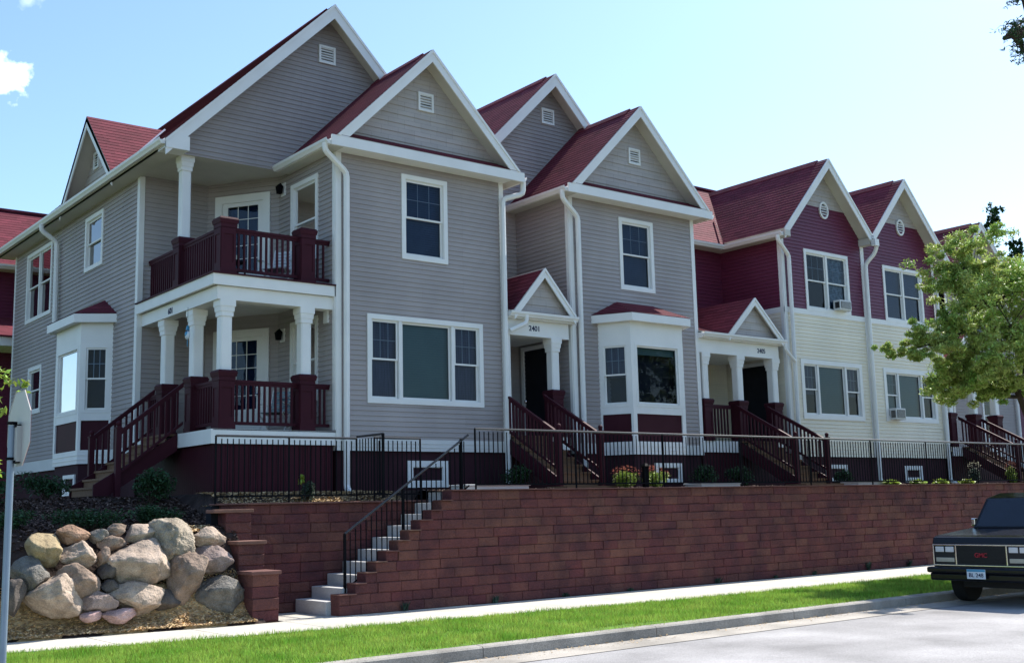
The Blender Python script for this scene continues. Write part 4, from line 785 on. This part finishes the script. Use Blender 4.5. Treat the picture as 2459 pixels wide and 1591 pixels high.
# =================== PLANTS ===================
def leafball(b, c, r, n, ls, rr, flat=.5, up=.3, asp=.45):
    for _ in range(n):
        d = Vector((rr.gauss(0, 1), rr.gauss(0, 1), rr.gauss(0, 1))).normalized(); q = rr.random()**.45; p = Vector(c)+Vector((d.x*r[0], d.y*r[1], d.z*r[2]))*q
        u = Vector((rr.gauss(0, 1), rr.gauss(0, 1), rr.gauss(0, flat))).normalized(); v = u.cross(Vector((rr.gauss(0, .6), rr.gauss(0, .6), 1))).normalized(); L = ls*rr.uniform(.6, 1.3)
        b.face([p-u*L, p+v*L*asp, p+u*L, p-v*L*asp])
def shrub(x, y, z, r, m, lab, n=500, ls=.035, name='shrub', cat='shrub', group=None, lumps=6, flowers=None, fm='petal'):
    rr = random.Random(int(x*97+y*31)); t = thing(name, (x, y, z), lab, cat, group); b = MB(); s = MB()
    for k in range(lumps):
        a = rr.uniform(0, 2*PI); q = rr.uniform(.1, .62); c = (x+math.cos(a)*r[0]*q, y+math.sin(a)*r[1]*q, z+r[2]*rr.uniform(.55, 1.25)); leafball(b, c, (r[0]*.5, r[1]*.5, r[2]*.5), n//lumps, ls, rr)
        s.tube([(x, y, z-.03), ((x+c[0])/2, (y+c[1])/2, (z+c[2])/2+.02), c], [.012, .009, .005], 5)
    leafball(b, (x, y, z+r[2]*.7), (r[0]*.8, r[1]*.8, r[2]*.7), n//2, ls, rr)
    b.build('foliage', m, t); s.build('stem', 'bark', t)
    if flowers:
        f = MB()
        for _ in range(flowers):
            a = rr.uniform(0, 2*PI); q = rr.random()**.5; X, Y = x+math.cos(a)*r[0]*q, y+math.sin(a)*r[1]*q; Z = z+r[2]*(1.25+.75*math.sqrt(max(0, 1-q*q)))+rr.uniform(-.06, .03)
            for k in range(5): aa = 2*PI*k/5; f.face([(X, Y, Z), (X+.028*math.cos(aa), Y+.028*math.sin(aa), Z+.012), (X+.022*math.cos(aa+.9), Y+.022*math.sin(aa+.9), Z+.01)])
        f.build('blossom', fm, t)
    return t
def hg(x, y): return hgt(x, y)
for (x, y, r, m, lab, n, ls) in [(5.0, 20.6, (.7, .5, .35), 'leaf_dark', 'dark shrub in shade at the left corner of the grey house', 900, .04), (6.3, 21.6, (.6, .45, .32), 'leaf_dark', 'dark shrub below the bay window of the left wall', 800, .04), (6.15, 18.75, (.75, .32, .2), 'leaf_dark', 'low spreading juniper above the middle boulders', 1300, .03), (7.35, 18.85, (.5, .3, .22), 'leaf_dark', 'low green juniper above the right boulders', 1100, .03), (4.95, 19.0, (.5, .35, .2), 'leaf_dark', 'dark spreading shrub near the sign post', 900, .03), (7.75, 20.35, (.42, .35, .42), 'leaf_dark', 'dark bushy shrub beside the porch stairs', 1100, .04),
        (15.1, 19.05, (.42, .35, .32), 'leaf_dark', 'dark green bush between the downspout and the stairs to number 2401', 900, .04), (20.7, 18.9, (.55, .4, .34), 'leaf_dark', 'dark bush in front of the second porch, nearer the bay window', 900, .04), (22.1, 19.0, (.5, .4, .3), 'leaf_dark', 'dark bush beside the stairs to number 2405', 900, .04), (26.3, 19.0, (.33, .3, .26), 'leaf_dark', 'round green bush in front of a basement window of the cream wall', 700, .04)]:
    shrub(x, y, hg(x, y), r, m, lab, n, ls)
shrub(10.15, 18.95, 1.86, (.2, .16, .26), 'leaf_blue', 'upright variegated shrub behind the low iron fence', 420, .035)
shrub(10.02, 18.92, 2.2, (.08, .08, .13), 'leaf_lime', 'pale tall shoot rising from the variegated shrub', 90, .03)
shrub(16.9, 17.62, 2.05, (.34, .28, .22), 'leaf_lime', 'left mound of red chrysanthemums behind the iron fence', 1500, .022, 'flowering_plant', 'flowers', 'chrysanthemum mounds', 8, 90)
shrub(17.75, 17.62, 2.05, (.40, .28, .22), 'leaf_lime', 'right mound of red chrysanthemums behind the iron fence', 1700, .022, 'flowering_plant', 'flowers', 'chrysanthemum mounds', 8, 100)
for i, (x, lab) in enumerate([(26.4, 'hosta nearest the shared downspout of the cream house'), (27.6, 'second hosta along the top of the block wall'), (28.7, 'third hosta along the top of the block wall'), (29.9, 'last hosta along the wall before the far stairs')]):
    shrub(x, 17.55, 2.03, (.3, .2, .09), 'leaf_lime', lab, 320, .06, 'hosta', 'plant', 'hostas along the wall top')
shrub(31.0, 17.9, 2.05, (.25, .2, .32), 'leaf_blue', 'tall white flowering plant beside the far stairs', 420, .04, 'flowering_plant', 'flowers', None, 6, 60, 'petal_pale'); shrub(33.8, 18.3, 2.05, (.2, .2, .34), 'leaf_lime', 'tall plant with red flowers at the far end of the fence', 420, .04, 'flowering_plant', 'flowers', None, 6, 60)
def tuft(x, y, h, lab, m='leaf_blue'):
    b = MB(); rr = random.Random(int(x*50))
    for _ in range(34):
        a = rr.uniform(0, 2*PI); L = h*rr.uniform(.4, 1); p = Vector((x+rr.gauss(0, .03), y+rr.gauss(0, .015), 0)); q = p+Vector((math.cos(a)*L*.5, math.sin(a)*L*.4-.03, L)); s = Vector((-math.sin(a), math.cos(a), 0))*.014; b.face([p, (p+q)/2+s, q, (p+q)/2-s])
    one('weed', b, m, (x, y, 0), lab, 'weed', 'weeds along the foot of the wall')
for x, y, h, lab in [(10.95, 16.98, .2, 'whitish weed at the wall foot nearest the concrete stairs'), (12.9, 16.98, .16, 'second weed from the stairs at the wall foot'), (14.6, 17, .1, 'small third weed at the wall foot'), (16.3, 17, .08, 'tiny fourth weed at the wall foot'), (18.9, 17, .16, 'bright weed at the wall foot, middle of the wall'), (20.8, 17, .1, 'sixth small weed at the wall foot'), (22.2, 17, .12, 'seventh weed at the wall foot'), (24.3, 17, .24, 'taller weed at the wall foot left of the parked car'), (26.0, 17, .2, 'last weed at the wall foot before the parked car')]: tuft(x, y, h, lab)
for i, (x0, x1, y0, lab) in enumerate([(19.3, 20.6, 17.7, 'white window well cover before the bay window'), (25.2, 26.6, 17.75, 'pale window well cover right of the stairs to number 2405'), (12.6, 14.1, 17.4, 'white slab at the top of the concrete stairs')]):
    b = MB(); b.box(x0, x1, y0, y0+.5, hg(x0, y0)-.03, hg(x0, y0)+.09); b.box(x0-.03, x1+.03, y0-.03, y0+.53, hg(x0, y0)+.09, hg(x0, y0)+.12); one('well_cover' if i < 2 else 'concrete_slab', b, 'band', (x0, y0, 2.0), lab, 'cover' if i < 2 else 'slab', bevel=.01)
b = MB(); b.box(8.25, 8.68, 29.2, 29.5, 6.2, 6.24)
b = MB(); b.box(17.28, 17.38, 17.42, 17.52, 2.04, 2.5); b.frustum(17.33, 17.47, 2.5, 2.56, .09, .03); lt = one('path_light', b, 'iron', (17.33, 17.47, 2.04), 'black path light between the two chrysanthemum mounds', 'lamp')
# =================== TREES ===================
def tree(name, base, lab, trunk, clumps, m, n, ls, rr, asp=.4, tips=1, group=None, tr=.09):
    t = thing(name, base, lab, 'tree', group); b = MB(); L = MB(); top = Vector(trunk[-1]); b.tube(trunk, [tr*(1-.4*i/(len(trunk)-1)) for i in range(len(trunk))], 9)
    for (c, r) in clumps:
        c = Vector(c); k = min(range(len(trunk)), key=lambda i: (Vector(trunk[i])-c).length+(0 if i else 9)); s = Vector(trunk[k]); mid = s.lerp(c, .5)+Vector((0, 0, -.12*(c-s).length))+Vector((rr.gauss(0, .08), rr.gauss(0, .08), 0)); b.tube([s, mid, c], [tr*.5, tr*.3, tr*.1], 6)
        for q in range(7):
            d = Vector((rr.gauss(0, 1)*r[0], rr.gauss(0, 1)*r[1], rr.gauss(0, 1)*r[2]))*.55; e = c+d; b.tube([mid.lerp(c, rr.uniform(.2, 1)), mid.lerp(e, .6)+Vector((0, 0, .04)), e], [tr*.14, tr*.09, tr*.03], 4)
            for _ in range(6):
                e2 = e+Vector((rr.gauss(0, 1)*r[0], rr.gauss(0, 1)*r[1], rr.gauss(0, 1)*r[2]))*.36; s2 = rr.uniform(.16, .34)
                b.tube([e, e.lerp(e2, .5)+Vector((0, 0, .03)), e2], [tr*.04, tr*.03, tr*.02], 3, cap=False)
                leafball(L, e2, (r[0]*s2, r[1]*s2, r[2]*s2*1.1), int(n/42*rr.uniform(.5, 1.5)), ls, rr, .8, asp=asp)
    L.build('crown', m, t); b.build('trunk', 'bark', t); return t
rr = random.Random(11)
cl = []
for (x, z, r) in [(22.4, 5.3, .7), (21.7, 5.05, .42), (21.3, 4.9, .3), (22.4, 6.1, .6), (22.7, 6.7, .5), (23.3, 7.0, .6), (23.8, 6.3, .9), (24.9, 6.3, .9), (25.7, 6.75, .75), (26.6, 6.6, .9), (23.3, 5.3, .9), (24.5, 5.2, .9), (25.7, 5.6, .8), (26.8, 5.5, 1.0), (22.8, 4.5, .5), (22.3, 4.5, .35), (23.6, 4.35, .6), (24.6, 4.3, .55), (22.9, 4.15, .3), (24.2, 4.05, .3), (25.4, 4.2, .3), (27.6, 6.3, 1.0), (28, 5, 1.0), (26.2, 4.7, .6)]:
    x = x if x > 25 else x+.85*(25-x)/4+.1; cl.append(((x, 13.3+rr.uniform(-.9, .9), z), (r*.92, .8*r+.2, r*.72)))
tree('street_tree', (26.5, 13.4, -.02), 'small green and yellow street tree in the grass strip by the parked truck', [(26.5, 13.4, -.05), (26.35, 13.4, 1.6), (25.9, 13.35, 2.9), (25.2, 13.3, 3.9), (24.4, 13.3, 4.9), (24.1, 13.3, 5.9)], cl, 'leaf', 5600, .053, rr, .30, tr=.085)
cl = []
for (x, z, r) in [(3.45, 3.15, .26), (3.25, 2.75, .24), (3.35, 2.3, .22), (2.9, 3.2, .4), (2.7, 2.8, .4), (3.2, 2.0, .2), (2.3, 3.3, .5)]: cl.append(((x, 14.2+rr.uniform(-.3, .3), z), (r, r, r*.6)))
tree('street_tree', (2.6, 14.3, -.02), 'sunlit leafy young tree at the left edge behind the stop sign', [(2.6, 14.3, -.05), (2.65, 14.3, 1.5), (2.75, 14.3, 2.6), (2.7, 14.3, 3.6)], cl, 'leaf_lime', 420, .05, rr, .4, tr=.05)
cl = [((11.85, 6.0, 6.72), (.2, .2, .08)), ((12.1, 6.0, 6.9), (.2, .2, .08)), ((12.3, 5.95, 6.8), (.2, .2, .12)), ((12.12, 6.0, 6.58), (.12, .12, .08)), ((12.1, 5.95, 7.25), (.15, .15, .06)), ((12.9, 5.6, 7.0), (.6, .5, .3)), ((13.6, 5, 7.4), (.9, .8, .5)), ((14.6, 4.3, 7.6), (1, 1, .6)), ((14, 3, 7), (1.1, 1, .6))]
tree('street_tree', (14.3, 3.4, -.15), 'dark tree branch hanging into the sky at the top right corner', [(14.3, 3.4, -.2), (14.3, 3.4, 3), (14.1, 3.6, 5.2), (13.6, 4.6, 6.6), (12.9, 5.4, 6.85), (12.3, 5.9, 6.85), (11.95, 6.0, 6.75)], cl, 'leaf_dark', 330, .024, rr, .28, tr=.09)
for i, (x, y, z0, z1, r, lab) in enumerate([(74.3, 40.5, 12, 20.2, 1.0, 'dark tree top behind the far grey gable'), (77, 40, 12, 18.7, .6, 'thinner dark tree top behind the roofs at the right edge')]):
    cl = [((x+rr.uniform(-.5, .5)*r, y+rr.uniform(-.5, .5)*r, z0+(z1-z0)*k/7), (r*(1.1-.1*k)*.75, r*.7, .8)) for k in range(8)]
    tree('background_tree', (x, y, 2), lab, [(x, y, 2), (x, y, 10), (x+.2, y, z1-1)], cl, 'leaf_dark', 500, .16, rr, .5, tr=.25, group='trees behind the houses')
# =================== STOP SIGN ===================
sx, sy, sz = 2.965, 11.27, 2.57
sg = thing('stop_sign', (sx, sy, 0), 'back of an octagonal stop sign on a steel post at the left edge', 'sign')
FS = Fr((sx+.05, sy-.01, sz-.03), (.01, -1, 0), (0, 0, 1), (-1, -.01, 0)); o8 = [(.378*math.cos(PI/8+k*PI/4), .378*math.sin(PI/8+k*PI/4)) for k in range(8)]
b = MB(); b.prism(FS, o8, -.012, -.008); b.build('sign_back', 'alu', sg); b = MB(); b.prism(FS, o8, -.014, -.0121); b.build('sign_face', 'red', sg)
b = MB()
for k in range(8): p, q = o8[k], o8[(k+1) % 8]; P = [p, q, (q[0]*.985, q[1]*.985), (p[0]*.985, p[1]*.985)]; b.prism(FS, P, -.0079, -.004)
b.build('rim', 'alu', sg)
b = MB(); b.tube([(sx-.0, sy-.0, -.1), (sx-.0, sy, sz+.0)], .032, 14); b.build('post', 'steel', sg)
b = MB(); b.bf(FS, -.02, .10, -.31, .02, -.0079, .035); b.build('mount_bracket', 'alu', sg)
for z in (.02, -.31): b = MB(); c = FS.p(0, z, 0); b.tube([(sx, sy, sz+z-.012), (sx, sy, sz+z+.012)], .045, 12); b.bf(FS, -.06, .085, z-.012, z+.012, -.004, .04); b.build('clamp', 'iron', sg)
# =================== PARKED TRUCK ===================
C = thing('parked_car', (20, 10.83, -.145), 'black parked sport utility truck with a chrome framed grille facing the camera', 'car')
X0 = 18.68; yl, yr = 11.71, 9.85; gz = -.145
FC = Fr((0, yr, 0), (1, 0, 0), (0, 0, 1), (0, 1, 0)); W = yl-yr
def arch(cx, r=.40): return [(cx-r*math.cos(a*PI/10), .24+r*math.sin(a*PI/10)) for a in range(11)]
A1, A2 = 19.50, 22.80
low = [(X0, .30), (X0, .90), (X0+.03, 1.0)] + [(X0+.16, 1.035), (19.98, 1.13), (24.3, 1.16), (24.38, .9), (24.34, .28)] + [(A2+.42, .24)] + arch(A2)[::-1] + [(A2-.42, .24), (A1+.42, .24)] + arch(A1)[::-1] + [(A1-.42, .24)]
b = MB(); b.prism(FC, low, .0, W); b.build('body', 'paint', C, bevel=.022)
b = MB(); b.box(X0+.5, 24.2, yr+.25, yl-.25, .12, .3); b.box(A1-.42, A1+.42, yr+.02, yl-.02, .3, .6); b.build('underbody', 'rubber', C)
# cabin
def cab(z, ins, x0, x1): return [(x0, yr+ins, z), (x1, yr+ins, z), (x1, yl-ins, z), (x0, yl-ins, z)]
B0, B1, B2 = cab(1.13, .05, 19.96, 24.3), cab(1.66, .15, 20.34, 24.12), cab(1.75, .26, 20.62, 24.0)
b = MB(); b.hexa(B0+B1); b.hexa(B1+B2); b.build('cabin', 'paint', C, bevel=.02)
def quadpane(name, P, sh, off=.006):
    P = [Vector(p) for p in P]; c = sum(P, Vector())/4; n = (P[1]-P[0]).cross(P[3]-P[0]).normalized(); n = n if n.dot(c-Vector((22.2, 10.83, 1.0))) > 0 else -n; q = [c+(p-c)*sh+n*off for p in P]; b = MB(); b.face(q); b.hexa([*[p-n*.004 for p in q], *q]); return b.build(name, 'carglass', C)
quadpane('windshield', [B0[0], B0[3], B1[3], B1[0]], .92)
for sgn, k in ((0, 0), (1, 3)):
    a0, a1, t0, t1 = (B0[0], B0[1], B1[0], B1[1]) if not k else (B0[3], B0[2], B1[3], B1[2])
    for q0, q1 in ((.03, .26), (.28, .5), (.52, .96)): quadpane('side_window', [Vector(a0).lerp(Vector(a1), q0), Vector(a0).lerp(Vector(a1), q1), Vector(t0).lerp(Vector(t1), q1), Vector(t0).lerp(Vector(t1), q0)], .86)
FF = Fr((X0, yl, 0), (0, -1, 0), (0, 0, 1), (-1, 0, 0))   # front: u from the kerb side
b = MB(); zz0, zz1 = .515, .885
b.bf(FF, .02, W-.02, zz1-.022, zz1, .001, .04); b.bf(FF, .02, W-.02, zz0, zz0+.022, .001, .04)
for u in (.02, .45, 1.38, W-.045): b.bf(FF, u, u+.025, zz0+.022, zz1-.022, .001, .04)
b.build('grille_frame', 'chrome', C, bevel=.004)
g = MB(); g.bf(FF, .476, 1.379, zz0+.023, zz1-.023, .001, .012)
for k in range(13): z = zz0+.04+k*.0235; g.bf(FF, .477, 1.378, z, z+.008, .0121, .026)
g.build('grille', 'rubber', C); text('grille_emblem', 'GMC', .105, 'red', C, FF.p(.928, .70, .03), (0, -1, 0), (0, 0, 1), (-1, 0, 0), .006)
for u in (.05, 1.41):
    h = MB(); h.bf(FF, u-.003, u+.4, zz0+.023, zz1-.023, .001, .008); h.build('headlight_bezel', 'rubber', C)
    for k in (0, 1): h = MB(); h.bf(FF, u+.02+.19*k, u+.18+.19*k, .75, .845, .009, .03); h.build('headlight', 'lamp_glass', C, bevel=.008)
    h = MB(); h.bf(FF, u+.02, u+.37, .58, .655, .009, .026); h.build('turn_signal', 'amber', C, bevel=.006)
b = MB(); b.bf(FF, -.03, W+.03, .40, .50, .01, .20); b.bf(FF, .0, W, .27, .40, .0, .15); b.build('bumper', 'paint', C, bevel=.03)
p = MB(); p.bf(FF, .74, 1.08, .315, .475, .201, .206); pl_ = p.build('license_plate', 'plate', C, bevel=.006); p = MB(); p.bf(FF, .745, 1.075, .435, .472, .2061, .2085); p.build('plate_band', 'plateblue', pl_); text('plate_text', 'BL 248', .095, 'ink', C, FF.p(.91, .375, .206), (0, -1, 0), (0, 0, 1), (-1, 0, 0), .002)
for cx in (A1, A2):
    for cy, s in ((yl-.13, 1), (yr+.13, -1)):
        t = MB(); t.tube([(cx, cy-.12, gz+.36), (cx, cy-.10, gz+.36), (cx, cy+.10, gz+.36), (cx, cy+.12, gz+.36)], [.33, .36, .36, .33], 28); wh = t.build('wheel', 'tyre', C); t = MB(); t.tube([(cx, cy+s*.09, gz+.36), (cx, cy+s*.124, gz+.36)], .19, 20); t.build('rim', 'chrome', wh)
for cy, s in ((yl+.02, 1), (yr-.02, -1)):
    m_ = MB(); m_.box(20.15, 20.25, cy-.07 if s < 0 else cy-.02, cy+.02 if s < 0 else cy+.07, 1.16, 1.30); m_.build('mirror', 'chrome', C, bevel=.02)
for y in (10.5, 11.1): wv = MB(); wv.tube([(20.0, y, 1.165), (20.12, y+.2, 1.265), (20.16, y+.42, 1.30)], .009, 5); wv.build('wiper', 'rubber', C)
b = MB(); b.box(X0+.14, 20.0, yr+.25, yl-.25, 1.0, 1.02)
# =================== SMALL THINGS ON THE HOUSES ===================
def aircon(x0, x1, z0, z1, y, lab):
    t = thing('air_conditioner', ((x0+x1)/2, y, z0), lab, 'air conditioner', 'window air conditioners'); b = MB(); b.box(x0, x1, y-.22, y+.02, z0, z1); b.build('case', 'band', t, bevel=.015)
    g = MB(); g.box(x0+.05, x1-.05, y-.232, y-.221, z0+.05, z1-.05); g.build('coil', 'dark', t); g = MB(); n = 14
    for k in range(n): z = z0+.05+(z1-z0-.1)*k/n; g.box(x0+.05, x1-.05, y-.238, y-.233, z, z+.007)
    g.build('fin', 'alu', t); g = MB()
    for k in range(8): z = z0+.06+(z1-z0-.12)*k/8; g.box(x0-.006, x0-.001, y-.2, y-.05, z, z+.02)
    g.build('side_louvre', 'rubber', t)
aircon(27.75, 28.3, 7.12, 7.42, 19.97, 'white air conditioner in the upper window of the left burgundy gable'); aircon(30.15, 30.65, 4.02, 4.36, 19.97, 'white air conditioner in the lower left sash of the right cream window')
def chair(x, y, z, rz, lab, tube_m, fab):
    t = thing('lawn_chair', (x, y, z), lab, 'chair'); R = Matrix.Rotation(rz, 4, 'Z'); P = lambda a, b_, c: Vector((x, y, z))+(R @ Vector((a, b_, c)))
    for sgn in (-1, 1):
        f = MB(); f.tube([P(sgn*.27, -.28, 0), P(sgn*.27, .2, .58), P(sgn*.27, -.28, .6)], .013, 6); f.build('arm', tube_m, t); f = MB(); f.tube([P(sgn*.25, .32, 0), P(sgn*.25, -.28, .40), ], .013, 6); f.build('leg', tube_m, t)
        f = MB(); f.tube([P(sgn*.24, -.26, .42), P(sgn*.24, .2, .38), P(sgn*.24, .36, .92)], .013, 6); f.build('side_rail', tube_m, t)
    s = MB(); n = 7
    for k in range(n): a = -.25+.45*k/n; s.hexa([P(-.24, a, .41), P(.24, a, .41), P(.24, a+.05, .405), P(-.24, a+.05, .405)]+[P(-.24, a, .42), P(.24, a, .42), P(.24, a+.05, .415), P(-.24, a+.05, .415)])
    s.build('seat', fab, t); s = MB()
    for k in range(n):
        q = k/n; q2 = (k+.75)/n; s.hexa([P(-.24, .2+.16*q, .40+.5*q), P(.24, .2+.16*q, .40+.5*q), P(.24, .2+.16*q2, .40+.5*q2), P(-.24, .2+.16*q2, .40+.5*q2)]+[P(-.24, .19+.16*q, .40+.5*q), P(.24, .19+.16*q, .40+.5*q), P(.24, .19+.16*q2, .40+.5*q2), P(-.24, .19+.16*q2, .40+.5*q2)])
    s.build('backrest', fab, t)
chair(10.55, 21.0, DT, -.9, 'white framed lawn chair on the lower porch', 'white', 'patterned'); chair(10.62, 21.1, UT+.01, -.9, 'pale patterned lawn chair on the upper balcony', 'white', 'band')
gr = thing('side_table', (9.9, 21.9, UT+.01), 'small dark table with white tiles by the balcony door', 'table'); b = MB(); b.box(9.6, 10.2, 21.7, 22.1, 6.86, 6.90); b.build('table_top', 'dark', gr)
for a, c2 in ((9.63, 21.73), (10.17, 21.73), (9.63, 22.07), (10.17, 22.07)): b = MB(); b.box(a-.015, a+.015, c2-.015, c2+.015, 6.22, 6.86); b.build('leg', 'dark', gr)
for dx in (0, .18): b = MB(); b.frustum(9.8+dx, 21.8, 6.90, 7.0, .05, .06); one('flower_pot', b, 'petal_pale', (9.8+dx, 21.8, 6.9), ['white pot on the balcony table, nearer the corner', 'white pot on the balcony table, nearer the door'][int(dx > 0)], 'pot', 'pots on the balcony table')
orn = thing('hanging_ornament', (8.76, 21.25, 5.2), 'small round glass ornament hanging in front of the second porch column', 'ornament')
b = MB(); b.tube([(8.76, 21.25, 5.45), (8.76, 21.25, 5.72)], .004, 5); b.build('cord', 'iron', orn); b = MB(); b.ball((8.76, 21.25, 5.17), .085, 14, 10, (.5, 1, 1)); b.build('disc', 'plate', orn, smooth=True); b = MB(); b.ball((8.745, 21.25, 5.19), .06, 12, 8, (.6, 1, 1)); b.build('disc_center', 'plateblue', orn, smooth=True)
b = MB(); b.frustum(8.76, 21.25, 5.27, 5.36, .03, .012); b.tube([(8.76, 21.25, 5.08), (8.76, 21.25, 4.95)], .008, 5); b.build('finial', 'plateblue', orn)
